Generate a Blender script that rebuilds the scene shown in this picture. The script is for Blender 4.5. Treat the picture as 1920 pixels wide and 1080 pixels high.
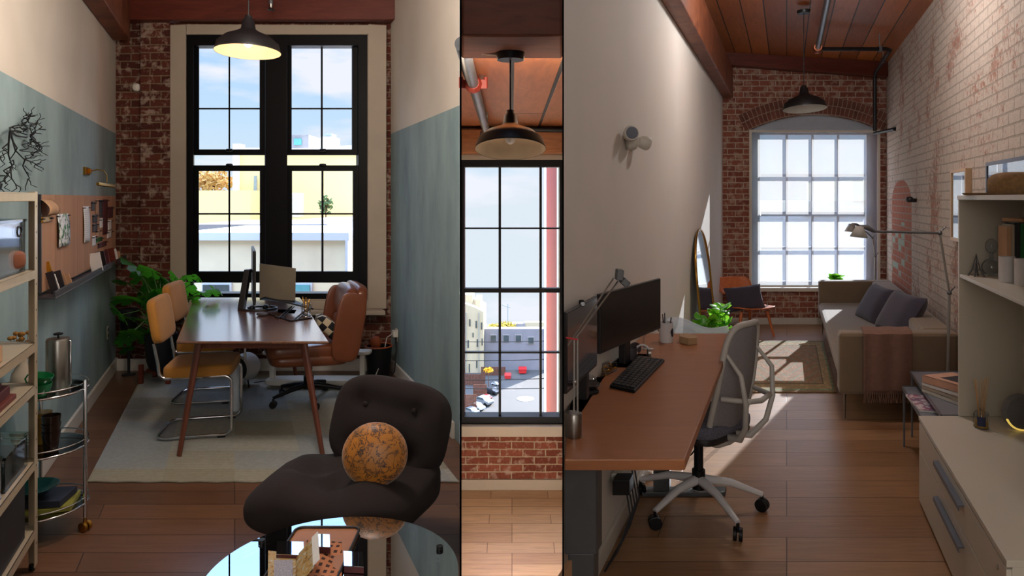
import bpy, bmesh, math, random
from mathutils import Vector, Matrix, Euler
PI = math.pi
C = bpy.context.scene.collection
for o in list(bpy.data.objects): bpy.data.objects.remove(o)
random.seed(7)
# ------------------------------------------------------------------ camera
EYE = 1.65; FPX = 1300.0; HOR = 372.0
cam = bpy.data.cameras.new('camera'); camo = bpy.data.objects.new('camera', cam); C.objects.link(camo)
camo.location = (0, 0, EYE); camo.rotation_euler = (PI/2, 0, 0)
cam.sensor_width = 36; cam.lens = 36*FPX/1920; cam.shift_y = -(540-HOR)/1920
cam.clip_start = .05; cam.clip_end = 600
bpy.context.scene.camera = camo
vs = bpy.context.scene.view_settings
vs.view_transform = 'Standard'; vs.look = 'None'; vs.gamma = 1; vs.use_curve_mapping = False
vs.exposure = 0.0
# ------------------------------------------------------------------ sky
w = bpy.data.worlds.new('sky'); bpy.context.scene.world = w; w.use_nodes = True
nt = w.node_tree; N = nt.nodes; L = nt.links; N.clear()
def wn(t, **k):
    n = N.new(t)
    for a, b in k.items(): setattr(n, a, b)
    return n
tc = wn('ShaderNodeTexCoord'); sep = wn('ShaderNodeSeparateXYZ'); L.new(tc.outputs['Generated'], sep.inputs[0])
grad = wn('ShaderNodeValToRGB'); L.new(sep.outputs['Z'], grad.inputs[0])
cr = grad.color_ramp; cr.elements[0].position = 0; cr.elements[0].color = (.80, .88, .93, 1)
cr.elements[1].position = .6; cr.elements[1].color = (.30, .52, .95, 1)
e = cr.elements.new(.10); e.color = (.62, .82, 1.0, 1)
e = cr.elements.new(.25); e.color = (.42, .68, 1.0, 1)
mp = wn('ShaderNodeMapping'); mp.inputs['Scale'].default_value = (2.0, 2.0, 7.0); L.new(tc.outputs['Generated'], mp.inputs[0])
mp.inputs['Location'].default_value = (.35, .1, .2)
cl = wn('ShaderNodeTexNoise'); cl.inputs['Scale'].default_value = 2.3; cl.inputs['Detail'].default_value = 7; L.new(mp.outputs[0], cl.inputs['Vector'])
cramp = wn('ShaderNodeValToRGB'); L.new(cl.outputs[0], cramp.inputs[0])
cramp.color_ramp.elements[0].position = .47; cramp.color_ramp.elements[0].color = (0, 0, 0, 1)
cramp.color_ramp.elements[1].position = .60; cramp.color_ramp.elements[1].color = (1, 1, 1, 1)
mixc = wn('ShaderNodeMixRGB'); L.new(cramp.outputs[0], mixc.inputs[0]); L.new(grad.outputs[0], mixc.inputs[1]); mixc.inputs[2].default_value = (.93, .95, 1.0, 1)
# brighter sky overhead than near the horizon
el = wn('ShaderNodeMapRange'); L.new(sep.outputs['Z'], el.inputs[0])
el.inputs[1].default_value = .26; el.inputs[2].default_value = .55; el.inputs[3].default_value = 1.0; el.inputs[4].default_value = 6
bg = wn('ShaderNodeBackground'); L.new(mixc.outputs[0], bg.inputs[0]); L.new(el.outputs[0], bg.inputs[1])
wo = wn('ShaderNodeOutputWorld'); L.new(bg.outputs[0], wo.inputs[0])
# ------------------------------------------------------------------ sun and added fill lights
def lamp(name, typ, loc, energy, color=(1, 1, 1), **k):
    d = bpy.data.lights.new(name, typ); d.energy = energy; d.color = color
    for a, b in k.items(): setattr(d, a, b)
    o = bpy.data.objects.new(name, d); C.objects.link(o); o.location = loc
    return o
sun = lamp('sun', 'SUN', (20, 40, 20), 27, (1, .93, .82), angle=.006)
sun.rotation_euler = Vector((-1.50, -2.2, -1.0)).to_track_quat('-Z', 'Y').to_euler()
# unseen fill lights added to brighten the three interiors
def area(name, loc, rot, sx, sy, e_, col):
    o = lamp(name, 'AREA', loc, e_, col, shape='RECTANGLE', size=sx, size_y=sy); o.rotation_euler = rot; return o
area('rear_fill_light', (-.2, -2.2, 2.3), (PI/2+.1, 0, 0), 2.6, 1.8, 62, (1, .96, .92))  # added frontal fill behind the camera
lamp('left_fill_light', 'POINT', (-1.15, 3.3, 3.0), 108, (1, .90, .80), shadow_soft_size=.25)  # added fill above the view, brightens the left room's walls
lamp('right_fill_light', 'POINT', (2.25, 4.9, 3.25), 68, (1, .99, .97), shadow_soft_size=.12)  # added fill above the view for the right room's walls and ceiling
area('middle_upper_fill_light', (0, 3.06, 2.29), (math.radians(97), 0, 0), .36, .06, 11, (1, .86, .70))  # added fill hidden behind the beam, brightens middle ceiling and back wall
lamp('middle_lower_fill_light', 'POINT', (0, 4.25, -.85), 66, (1, .90, .80), shadow_soft_size=.15)  # added fill below the view for middle floor, brick and ceiling; no fixture
# ------------------------------------------------------------------ room frames (the plan of the loft is oblique)
KS = {'L': -.40, 'M': 0.0, 'R': .3962}
def W(r, X, Y, Z=0.0):
    return Vector((X + KS[r]*Y, Y, Z))
def at(px, py, Y): return Vector(((px-960)*Y/FPX, Y, EYE-(py-HOR)*Y/FPX))
def on(px, py, z):                       # where a sight line meets the level z
    Y = (EYE-z)*FPX/(py-HOR); return Vector(((px-960)*Y/FPX, Y, z))
# ------------------------------------------------------------------ materials
def S(c):  # sRGB 0-255 -> linear
    return tuple(((v/255)/12.92 if v/255 <= .04045 else ((v/255+.055)/1.055)**2.4) for v in c) + (1,)
class NT:
    def __init__(s, name):
        s.m = bpy.data.materials.new(name); s.m.use_nodes = True; s.t = s.m.node_tree; s.t.nodes.clear()
        s.out = s.n('ShaderNodeOutputMaterial')
    def n(s, t, **k):
        x = s.t.nodes.new(t)
        for a, b in k.items(): setattr(x, a, b)
        return x
    def l(s, a, b): s.t.links.new(a, b)
    def math(s, op, a, b=None, c=None, clamp=False):
        x = s.n('ShaderNodeMath', operation=op, use_clamp=clamp)
        for i, v in enumerate((a, b, c)):
            if v is None: continue
            if isinstance(v, (int, float)): x.inputs[i].default_value = v
            else: s.l(v, x.inputs[i])
        return x.outputs[0]
    def mix(s, f, a, b, mode='MIX'):
        x = s.n('ShaderNodeMixRGB', blend_type=mode)
        for i, v in enumerate((f, a, b)):
            if isinstance(v, (int, float)): x.inputs[i].default_value = v if i == 0 else (v, v, v, 1)
            elif isinstance(v, tuple): x.inputs[i].default_value = v
            else: s.l(v, x.inputs[i])
        return x.outputs[0]
    def noise(s, vec, scale, detail=4, rough=.5, dist=0):
        x = s.n('ShaderNodeTexNoise'); x.inputs['Scale'].default_value = scale; x.inputs['Detail'].default_value = detail
        x.inputs['Roughness'].default_value = rough; x.inputs['Distortion'].default_value = dist
        if vec is not None: s.l(vec, x.inputs['Vector'])
        return x.outputs[0]
    def ramp(s, f, stops):
        x = s.n('ShaderNodeValToRGB'); s.l(f, x.inputs[0]); r = x.color_ramp
        while len(r.elements) < len(stops): r.elements.new(.5)
        for e, (p, c) in zip(r.elements, stops):
            e.position = p; e.color = c if isinstance(c, tuple) else (c, c, c, 1)
        return x.outputs[0]
    def comb(s, x_, y_, z_=0.0):
        x = s.n('ShaderNodeCombineXYZ')
        for i, v in enumerate((x_, y_, z_)):
            if isinstance(v, (int, float)): x.inputs[i].default_value = v
            else: s.l(v, x.inputs[i])
        return x.outputs[0]
    def pos(s):
        g = s.n('ShaderNodeNewGeometry'); q = s.n('ShaderNodeSeparateXYZ'); s.l(g.outputs['Position'], q.inputs[0])
        return g.outputs['Position'], q.outputs[0], q.outputs[1], q.outputs[2]
    def objc(s):
        return s.n('ShaderNodeTexCoord').outputs['Object']
    def bsdf(s, color, rough=.5, metal=0, bump=None, bstr=.3, bdist=.01, spec=None, trans=0, sheen=0, coat=0, alpha=None):
        b = s.n('ShaderNodeBsdfPrincipled')
        for k, v in (('Base Color', color), ('Roughness', rough), ('Metallic', metal)):
            if isinstance(v, (int, float)): b.inputs[k].default_value = v
            elif isinstance(v, tuple): b.inputs[k].default_value = v
            else: s.l(v, b.inputs[k])
        if spec is not None: b.inputs['Specular IOR Level'].default_value = spec
        if trans: b.inputs['Transmission Weight'].default_value = trans
        if sheen: b.inputs['Sheen Weight'].default_value = sheen
        if coat: b.inputs['Coat Weight'].default_value = coat
        if bump is not None:
            x = s.n('ShaderNodeBump'); x.inputs['Strength'].default_value = bstr; x.inputs['Distance'].default_value = bdist
            s.l(bump, x.inputs['Height']); s.l(x.outputs[0], b.inputs['Normal'])
        s.l(b.outputs[0], s.out.inputs[0]); return b
def P(name, col, rough=.5, metal=0, var=.12, scale=14, bump=0, sheen=0, spec=None, coat=0):
    t = NT(name); v = t.objc(); n = t.noise(v, scale, 4)
    f = t.ramp(n, [(.3, 1-var), (.7, 1+var*.4)])
    c = t.mix(1, S(col), f, 'MULTIPLY')
    b = t.noise(v, scale*6, 3) if bump else None
    t.bsdf(c, rough, metal, b, bump, .004, spec=spec, sheen=sheen, coat=coat); return t.m
def glassy(name, tint=(1, 1, 1, 1), refl=.08, rough=0.0, blend=.25):
    t = NT(name); tr = t.n('ShaderNodeBsdfTransparent'); tr.inputs[0].default_value = tint
    g = t.n('ShaderNodeBsdfGlossy'); g.inputs['Roughness'].default_value = rough; g.inputs[0].default_value = (1, 1, 1, 1)
    fr = t.n('ShaderNodeLayerWeight'); fr.inputs[0].default_value = blend
    f = t.math('ADD', t.math('MULTIPLY', fr.outputs['Fresnel'], .9), refl, clamp=True)
    mx = t.n('ShaderNodeMixShader'); t.l(f, mx.inputs[0]); t.l(tr.outputs[0], mx.inputs[1]); t.l(g.outputs[0], mx.inputs[2])
    t.l(mx.outputs[0], t.out.inputs[0]); return t.m
def brick(name, axis, k=0.0, paint=0.35, red=((96, 38, 28), (140, 62, 44)), mortar=(150, 128, 108), painted=None, patch=False, bw=.21, rh=.0745):
    """axis 'x': a wall facing along y; 'y': a side wall. paint = share of bricks keeping old whitewash."""
    t = NT(name); p, x, y, z = t.pos()
    u = x if axis == 'x' else y
    wob = t.noise(p, 9, 2); u2 = t.math('ADD', u, t.math('MULTIPLY', wob, .012)); z2 = t.math('ADD', z, t.math('MULTIPLY', wob, .010))
    br = t.n('ShaderNodeTexBrick'); t.l(t.comb(u2, z2), br.inputs['Vector'])
    br.offset = .5; br.inputs['Scale'].default_value = 1; br.inputs['Mortar Size'].default_value = .007; br.inputs['Mortar Smooth'].default_value = .25
    br.inputs['Bias'].default_value = -.1; br.inputs['Brick Width'].default_value = bw; br.inputs['Row Height'].default_value = rh
    br.inputs['Color1'].default_value = S(red[0]); br.inputs['Color2'].default_value = S(red[1]); br.inputs['Mortar'].default_value = S(mortar)
    grit = t.noise(p, 60, 4); c = t.mix(.55, br.outputs['Color'], t.ramp(grit, [(.25, .45), (.75, 1.15)]), 'MULTIPLY')
    ws = t.noise(p, 13, 6, .62); mask = t.ramp(ws, [(.62-paint*.32, 0.0), (.74-paint*.32, 1.0)])
    c = t.mix(t.math('MULTIPLY', mask, .55), c, S((188, 168, 150)))
    if painted:
        pn = t.noise(p, 2.2, 6, .6); pf = t.noise(p, 24, 5, .65)
        m = t.math('ADD', t.math('MULTIPLY', pn, .55), t.math('MULTIPLY', pf, .45))
        m = t.ramp(m, [(.41, .2), (.48, .93)])
        if patch:
            # an old bricked-up arch where the paint is gone: a tall patch with a round head
            yc = 7.95; hw = .68
            dy = t.math('ABSOLUTE', t.math('SUBTRACT', y, yc))
            head = t.math('MULTIPLY', t.math('SQRT', t.math('SUBTRACT', 1.02, t.math('POWER', t.math('DIVIDE', dy, hw), 2.0), clamp=True)), .28)
            top = t.math('ADD', head, 1.58)
            ins = t.math('MULTIPLY', t.math('LESS_THAN', dy, hw), t.math('LESS_THAN', z, top))
            low = t.math('GREATER_THAN', z, .3)
            ins = t.math('MULTIPLY', ins, low)
            fresh = t.mix(t.math('SUBTRACT', .7, t.math('MULTIPLY', br.outputs['Fac'], .7)), br.outputs['Color'], S((172, 98, 70)))
            # worn turquoise paint over the lower part
            tn = t.noise(t.comb(t.math('SNAP', y, .22), t.math('SNAP', z, .0745)), 5.3, 1)
            zt = t.math('MULTIPLY', t.math('LESS_THAN', z, 1.38), t.math('GREATER_THAN', z, .75))
            tm = t.math('MULTIPLY', t.math('MULTIPLY', t.ramp(tn, [(.52, 0.0), (.55, .75)]), zt), t.math('SUBTRACT', 1, br.outputs['Fac']))
            fresh = t.mix(tm, fresh, S((150, 190, 176)))
            m2 = t.math('MULTIPLY', m, t.math('SUBTRACT', 1, t.math('MULTIPLY', ins, .93)))
            c = t.mix(ins, c, fresh)
            m = m2
        dark = t.mix(t.math('MULTIPLY', br.outputs['Fac'], .6), S(painted), S((150, 140, 128)))
        dark = t.mix(.35, dark, t.ramp(t.noise(p, 35, 3), [(.3, .6), (.6, 1.0)]), 'MULTIPLY')
        c = t.mix(m, c, dark)
    h = t.math('SUBTRACT', t.math('MULTIPLY', grit, .5), br.outputs['Fac'])
    t.bsdf(c, .92, 0, h, .7, .012, spec=.2); return t.m
def planks(name, axis, c1, c2, width, length=1.6, k=0.0, rough=.4, gap=(40, 22, 12), grain=18, gapw=.003, rot=False, spec=.4):
    """axis 'x': boards run along x; 'y': boards run along the room's depth (oblique by k)."""
    t = NT(name); p, x, y, z = t.pos()
    xr = t.math('SUBTRACT', x, t.math('MULTIPLY', y, k))
    vec = t.comb(xr, y) if axis == 'x' else t.comb(y, xr)
    br = t.n('ShaderNodeTexBrick'); t.l(vec, br.inputs['Vector']); br.offset = .37; br.offset_frequency = 3
    for a, b in (('Scale', 1), ('Mortar Size', gapw), ('Mortar Smooth', .3), ('Bias', 0), ('Brick Width', length), ('Row Height', width)): br.inputs[a].default_value = b
    br.inputs['Color1'].default_value = S(c1); br.inputs['Color2'].default_value = S(c2); br.inputs['Mortar'].default_value = S(gap)
    mpn = t.n('ShaderNodeMapping'); t.l(vec, mpn.inputs[0]); mpn.inputs['Scale'].default_value = (1.3, grain, 1)
    g = t.noise(mpn.outputs[0], 2.2, 6, .6, 1.2)
    c = t.mix(.6, br.outputs['Color'], t.ramp(g, [(.3, .62), (.65, 1.1)]), 'MULTIPLY')
    c = t.mix(.5, c, t.ramp(t.noise(vec, 1.1, 3), [(.3, .75), (.7, 1.1)]), 'MULTIPLY')
    t.bsdf(c, rough, 0, t.math('SUBTRACT', t.math('MULTIPLY', g, .2), br.outputs['Fac']), .35, .006, spec=spec); return t.m
def wood(name, c1, c2, scale=(2, 22, 22), rough=.4, coat=0, spec=.5):
    t = NT(name); v = t.objc(); mpn = t.n('ShaderNodeMapping'); t.l(v, mpn.inputs[0]); mpn.inputs['Scale'].default_value = scale
    g = t.noise(mpn.outputs[0], 1.6, 6, .6, 1.0)
    t.bsdf(t.ramp(g, [(.3, S(c1)), (.7, S(c2))]), rough, 0, g, .08, .004, coat=coat, spec=spec); return t.m
def plaster_two(name):
    t = NT(name); p, x, y, z = t.pos()
    n = t.noise(t.comb(t.math('MULTIPLY', y, 1.0), t.math('MULTIPLY', z, .35), x), 3.2, 6, .6)
    low = t.ramp(n, [(.3, S((118, 138, 140))), (.7, S((150, 170, 172)))])
    n2 = t.noise(p, 1.3, 3); up = t.ramp(n2, [(.3, S((196, 186, 172))), (.7, S((212, 203, 190)))])
    m = t.math('GREATER_THAN', z, 2.275)
    t.bsdf(t.mix(m, low, up), .7, 0, t.noise(p, 40, 3), .12, .003, spec=.3); return t.m
M = {}
M['plaster'] = plaster_two('two_tone_plaster')
M['white_wall'] = P('white_wall_paint', (214, 208, 200), .8, var=.04, scale=2, bump=.05)
M['trim'] = P('trim_paint', (205, 200, 190), .5, var=.05)
M['casing'] = P('window_casing_paint', (176, 162, 144), .6, var=.08, scale=3)
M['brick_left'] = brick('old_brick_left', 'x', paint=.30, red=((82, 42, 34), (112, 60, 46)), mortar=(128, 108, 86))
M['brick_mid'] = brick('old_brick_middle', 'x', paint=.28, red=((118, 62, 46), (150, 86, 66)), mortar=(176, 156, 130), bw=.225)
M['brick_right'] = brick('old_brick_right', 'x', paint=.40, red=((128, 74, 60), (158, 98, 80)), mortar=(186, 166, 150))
M['brick_side'] = brick('whitewashed_brick', 'y', paint=.3, red=((150, 92, 74), (176, 116, 94)), mortar=(168, 150, 136), painted=(202, 192, 180), patch=True)
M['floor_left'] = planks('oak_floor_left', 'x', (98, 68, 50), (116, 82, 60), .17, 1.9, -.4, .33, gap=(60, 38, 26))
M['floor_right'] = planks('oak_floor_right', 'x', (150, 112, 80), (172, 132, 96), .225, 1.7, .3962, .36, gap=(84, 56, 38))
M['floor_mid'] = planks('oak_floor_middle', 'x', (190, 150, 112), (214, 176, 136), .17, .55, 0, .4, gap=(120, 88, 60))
M['ceil_right'] = planks('fir_ceiling_right', 'y', (148, 80, 32), (186, 106, 48), .222, 9, .3962, .45, gap=(44, 18, 8), grain=9, gapw=.007)
M['ceil_mid'] = planks('fir_ceiling_middle', 'y', (166, 100, 58), (190, 118, 70), .262, 9, 0, .5, gap=(20, 8, 4), grain=9, gapw=.014)
M['beam'] = wood('old_beam_wood', (92, 46, 26), (140, 80, 48), (3, 3, 3), .55)
M['beam_red'] = wood('red_beam_wood', (84, 32, 20), (110, 46, 30), (2, 14, 14), .55)
M['beam_light'] = wood('light_beam_wood', (150, 92, 52), (184, 120, 72), (2, 16, 16), .55)
M['black_frame'] = P('black_window_paint', (9, 9, 12), .5, var=.1, spec=.2)
M['black'] = P('black_plastic', (13, 13, 15), .45, var=.1, spec=.3)
M['pane'] = glassy('window_pane', (.97, .98, 1, 1), 0.0, 0.0, .04)
M['chrome'] = P('chrome', (205, 205, 208), .12, 1, var=.05)
M['steel'] = P('brushed_steel', (150, 146, 140), .3, 1, var=.1)
M['pipe'] = P('painted_pipe', (120, 124, 130), .35, .6, var=.2, scale=30)
M['pipe_black'] = P('black_pipe', (38, 36, 38), .4, .4, var=.2)
M['beam_front'] = wood('dark_beam_wood', (92, 44, 24), (120, 64, 36), (2, 14, 14), .6)
M['brass'] = P('brass', (184, 138, 62), .28, 1, var=.15)
# ------------------------------------------------------------------ mesh builder
class MB:
    def __init__(s): s.v = []; s.f = []; s.sm = []
    def add(s, vs_, fs, smooth=False):
        b = len(s.v); s.v += [Vector(q) for q in vs_]; s.f += [tuple(i+b for i in f) for f in fs]; s.sm += [smooth]*len(fs); return s
    def box(s, x0, x1, y0, y1, z0, z1, R=None):
        vs_ = [Vector((x, y, z)) for x in (x0, x1) for y in (y0, y1) for z in (z0, z1)]
        if R is not None: vs_ = [R @ q for q in vs_]
        return s.add(vs_, [(0, 1, 3, 2), (4, 6, 7, 5), (0, 4, 5, 1), (2, 3, 7, 6), (0, 2, 6, 4), (1, 5, 7, 3)])
    def cbox(s, c, sx, sy, sz, R=None):
        T = Matrix.Translation(Vector(c)) @ (R.to_4x4() if R is not None else Matrix.Identity(4))
        return s.box(-sx/2, sx/2, -sy/2, sy/2, -sz/2, sz/2, T)
    def prism(s, pts, a0, a1, axis='y'):
        n = len(pts)
        def mk(p, a): return {'y': (p[0], a, p[1]), 'x': (a, p[0], p[1]), 'z': (p[0], p[1], a)}[axis]
        vs_ = [mk(p, a0) for p in pts] + [mk(p, a1) for p in pts]
        return s.add(vs_, [tuple(range(n)), tuple(range(2*n-1, n-1, -1))] + [(i, i+n, (i+1) % n+n, (i+1) % n) for i in range(n)])
    def tube(s, pts, r, n=10, closed=False, cap=True):
        pts = [Vector(p) for p in pts]; m = len(pts); rs = r if isinstance(r, (list, tuple)) else [r]*m
        prev = None; rings = []
        for i, p in enumerate(pts):
            if closed: d = pts[(i+1) % m]-pts[i-1]
            else: d = pts[min(i+1, m-1)]-pts[max(i-1, 0)]
            if d.length < 1e-9: d = Vector((0, 0, 1))
            d.normalize()
            if prev is None:
                a = Vector((0, 0, 1)) if abs(d.z) < .9 else Vector((1, 0, 0)); u = d.cross(a).normalized()
            else:
                u = prev-d*prev.dot(d)
                if u.length < 1e-6: u = d.orthogonal()
                u.normalize()
            prev = u; v = d.cross(u)
            rings.append([p+(u*math.cos(2*PI*k/n)+v*math.sin(2*PI*k/n))*rs[i] for k in range(n)])
        vs_ = [q for r_ in rings for q in r_]; fs = []
        for i in range(m if closed else m-1):
            j = (i+1) % m
            for k in range(n): fs.append((i*n+k, j*n+k, j*n+(k+1) % n, i*n+(k+1) % n))
        s.add(vs_, fs, True)
        if cap and not closed:
            b = len(s.v)-len(vs_)
            s.f += [tuple(b+k for k in range(n-1, -1, -1)), tuple(b+(m-1)*n+k for k in range(n))]; s.sm += [False, False]
        return s
    def cyl(s, p0, p1, r0, r1=None, n=20): return s.tube([p0, p1], [r0, r0 if r1 is None else r1], n)
    def lathe(s, prof, c=(0, 0, 0), n=32, R=None, smooth=True):
        vs_ = []
        for (r, z) in prof:
            for k in range(n):
                q = Vector((r*math.cos(2*PI*k/n), r*math.sin(2*PI*k/n), z))
                if R is not None: q = R @ q
                vs_.append(q+Vector(c))
        fs = [(i*n+k, i*n+(k+1) % n, (i+1)*n+(k+1) % n, (i+1)*n+k) for i in range(len(prof)-1) for k in range(n)]
        return s.add(vs_, fs, smooth)
    def sell(s, c, h, e1=.4, e2=.4, R=None, nu=28, nv=16, warp=None):
        """superellipsoid: a rounded box or a ball"""
        def sp(a, e_): return math.copysign(abs(a)**e_, a)
        vs_ = []
        for i in range(nv+1):
            ph = -PI/2+PI*i/nv
            for k in range(nu):
                th = 2*PI*k/nu
                q = Vector((h[0]*sp(math.cos(ph), e1)*sp(math.cos(th), e2), h[1]*sp(math.cos(ph), e1)*sp(math.sin(th), e2), h[2]*sp(math.sin(ph), e1)))
                if warp: q = warp(q)
                if R is not None: q = R @ q
                vs_.append(q+Vector(c))
        fs = [(i*nu+k, i*nu+(k+1) % nu, (i+1)*nu+(k+1) % nu, (i+1)*nu+k) for i in range(nv) for k in range(nu)]
        return s.add(vs_, fs, True)
    def pillow(s, c, a, b, t, R=None, n=14, pinch=.12):
        vs_ = []; idx = {}
        for side in (1, -1):
            for i in range(n+1):
                for j in range(n+1):
                    u = -1+2*i/n; v = -1+2*j/n
                    x = a*u*(1-pinch*(1-v*v)*u*u*.6); y = b*v*(1-pinch*(1-u*u)*v*v*.6)
                    z = side*t*((1-u**4)*(1-v**4))**.45
                    q = Vector((x, y, z)); q = R @ q if R is not None else q
                    idx[(side, i, j)] = len(vs_); vs_.append(q+Vector(c))
        fs = []
        for side in (1, -1):
            for i in range(n):
                for j in range(n):
                    f = (idx[(side, i, j)], idx[(side, i+1, j)], idx[(side, i+1, j+1)], idx[(side, i, j+1)])
                    fs.append(f if side == 1 else f[::-1])
        return s.add(vs_, fs, True)
    def grid(s, fn, nu, nv, thick=0):
        vs_ = [Vector(fn(i/nu, j/nv)) for i in range(nu+1) for j in range(nv+1)]
        fs = [(i*(nv+1)+j, (i+1)*(nv+1)+j, (i+1)*(nv+1)+j+1, i*(nv+1)+j+1) for i in range(nu) for j in range(nv)]
        return s.add(vs_, fs, True)
ROOT = {}
def link(name, mesh, mat, parent):
    o = bpy.data.objects.new(name, mesh); C.objects.link(o)
    if mat is not None: mesh.materials.append(M[mat] if isinstance(mat, str) else mat)
    if parent is not None: o.parent = parent
    return o
def obj(name, mb, mat, parent=None, room=None, world=False, bevel=0, origin=None, solid=0, sub=0, label=None):
    """room: vertices are in that room's oblique frame; world: in world space; else local to the parent."""
    vs_ = mb.v
    if room: vs_ = [W(room, *q) for q in vs_]; world = True
    inv = None; loc = None
    if parent is not None:
        if world: inv = ROOT[parent.name].inverted()
    elif world or origin is None:
        xs = [q.x for q in vs_]; ys = [q.y for q in vs_]; zs = [q.z for q in vs_]
        loc = Vector(((min(xs)+max(xs))/2, (min(ys)+max(ys))/2, min(zs)))
    if inv is not None: vs_ = [inv @ q for q in vs_]
    if loc is not None: vs_ = [q-loc for q in vs_]
    me = bpy.data.meshes.new(name); me.from_pydata([tuple(q) for q in vs_], [], mb.f)
    me.polygons.foreach_set('use_smooth', mb.sm)
    bm = bmesh.new(); bm.from_mesh(me); bmesh.ops.remove_doubles(bm, verts=bm.verts, dist=2e-6); bmesh.ops.recalc_face_normals(bm, faces=bm.faces)
    for e in bm.edges:
        if len(e.link_faces) == 2 and e.calc_face_angle(0) > .82: e.smooth = False
    bm.to_mesh(me); bm.free(); me.update()
    o = link(name, me, mat, parent)
    if loc is not None: o.location = loc; ROOT[o.name] = Matrix.Translation(loc)
    elif parent is not None: ROOT[o.name] = ROOT[parent.name]
    if solid:
        x = o.modifiers.new('solid', 'SOLIDIFY'); x.thickness = solid; x.offset = 0
    if bevel:
        x = o.modifiers.new('bevel', 'BEVEL'); x.width = bevel; x.segments = 2; x.limit_method = 'ANGLE'; x.angle_limit = .7
    if sub:
        x = o.modifiers.new('sub', 'SUBSURF'); x.levels = sub; x.render_levels = sub
    if label: o['label'] = label
    return o
def tag(o, label, cat, group=None, kind=None):
    o['label'] = label; o['category'] = cat
    if group: o['group'] = group
    if kind: o['kind'] = kind
    return o
def thing(name, label, cat, loc=(0, 0, 0), rz=0, group=None, rot=None):
    o = bpy.data.objects.new(name, None); C.objects.link(o); o.empty_display_size = .05
    o.location = loc; o.rotation_euler = rot if rot else (0, 0, rz)
    ROOT[o.name] = Matrix.Translation(Vector(loc)) @ Euler(rot if rot else (0, 0, rz)).to_matrix().to_4x4()
    return tag(o, label, cat, group)
def struct(name, mb, mat, room=None, **k):
    o = obj(name, mb, mat, None, room, True, **k); o['kind'] = 'structure'; return o
def copy_tree(src, loc, rz, label, group=None):
    r = src.copy(); C.objects.link(r); r.location = loc; r.rotation_euler = (0, 0, rz); r['label'] = label
    if group: r['group'] = group
    ROOT[r.name] = Matrix.Translation(Vector(loc)) @ Euler((0, 0, rz)).to_matrix().to_4x4()
    for ch in [o for o in bpy.data.objects if o.parent == src]:
        c = ch.copy(); C.objects.link(c); c.parent = r
        for g in [o for o in bpy.data.objects if o.parent == ch]:
            d = g.copy(); C.objects.link(d); d.parent = c
    return r
def rotm(ax, a): return Matrix.Rotation(a, 3, ax)
# ================================================================== STRUCTURE
LW0, LW1 = -1.149, 1.51        # left room side walls (room frame)
RW0, RW1 = -.84, 1.309
YL, YM, YR = 6.7, 6.84, 9.1
def bx(*a): return MB().box(*a)
# --- left room
struct('wall_left', bx(LW0-.12, LW0, 1.0, YL+.3, 0, 4.0), 'plaster', 'L')
struct('wall_left_inner', MB().prism([(LW1, 4.655), (LW1, YL+.3), (LW1+.1, YL+.3), (LW1+.1, 4.97)], 0, 4.0, 'z'), 'plaster', 'L')
mb = MB(); wx0, wx1, wz0, wz1 = -.62, 1.44, .58, 3.30
mb.box(LW0, wx0, YL, YL+.3, 0, 4).box(wx1, LW1, YL, YL+.3, 0, 4).box(wx0, wx1, YL, YL+.3, 0, wz0).box(wx0, wx1, YL, YL+.3, wz1, 4)
mb.box(LW0+.245, wx0, YL-.05, YL, 0, 3.4)
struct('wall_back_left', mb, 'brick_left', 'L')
LP = [(LW0, 1.0), (LW0, YL), (LW1, YL), (LW1, 4.64), (-.0756+.4, 1.0)]
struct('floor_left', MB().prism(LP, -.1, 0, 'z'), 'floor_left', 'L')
struct('ceiling_left', MB().prism(LP, 3.99, 4.1, 'z'), 'beam_red', 'L')
struct('baseboard_left', bx(LW0, LW0+.022, 1.0, YL, 0, .115), 'trim', 'L', bevel=.004)
struct('baseboard_back_left', bx(LW0+.022, LW1-.022, YL-.075, YL-.052, 0, .115), 'trim', 'L', bevel=.004)
struct('baseboard_inner_left', bx(LW1-.022, LW1, 4.75, YL-.02, 0, .115), 'trim', 'L', bevel=.004)
struct('trim_1', bx(LW0, LW0+.165, 1.0, YL-.17, 3.14, 3.62), 'beam', 'L', bevel=.012)
struct('trim_2', bx(LW0, LW1, YL-.17, YL-.02, 3.335, 3.98), 'beam_red', 'L', bevel=.01)
# --- window of the left room
def rectframe(mb, x0, x1, z0, z1, wl, wr, wb, wt, y0, y1):
    mb.box(x0, x0+wl, y0, y1, z0, z1); mb.box(x1-wr, x1, y0, y1, z0, z1)
    mb.box(x0+wl, x1-wr, y0, y1, z0, z0+wb); mb.box(x0+wl, x1-wr, y0, y1, z1-wt, z1); return mb
sL = FPX/YL
def LX(px): return (px-440)/sL
def LZ(py): return EYE-(py-HOR)/sL
cas = MB(); rectframe(cas, LX(320), LX(722), LZ(577), LZ(50), .152, .168, .075, .09, YL-.065, YL-.035)
o = struct('window_1', rectframe(MB(), LX(350), LX(688), LZ(560), LZ(67), LX(363)-LX(350), LX(688)-LX(672), .055, .10, YL-.03, YL+.12), 'black_frame', 'L', bevel=.004)
obj('casing', cas, 'casing', o, 'L', bevel=.006)
obj('sill', bx(LX(322), LX(716), YL-.16, YL-.03, LZ(586), LZ(578)), 'casing', o, 'L', bevel=.006)
rv = MB(); rv.box(LX(336), LX(350), YL-.035, YL+.1, LZ(575), LZ(60)); rv.box(LX(688), LX(706), YL-.035, YL+.1, LZ(575), LZ(60))
rv.box(LX(350), LX(688), YL-.035, YL+.1, LZ(67), LZ(60)); rv.box(LX(350), LX(688), YL-.035, YL+.1, LZ(575), LZ(560))
obj('reveal', rv, 'casing', o, 'L')
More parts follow.
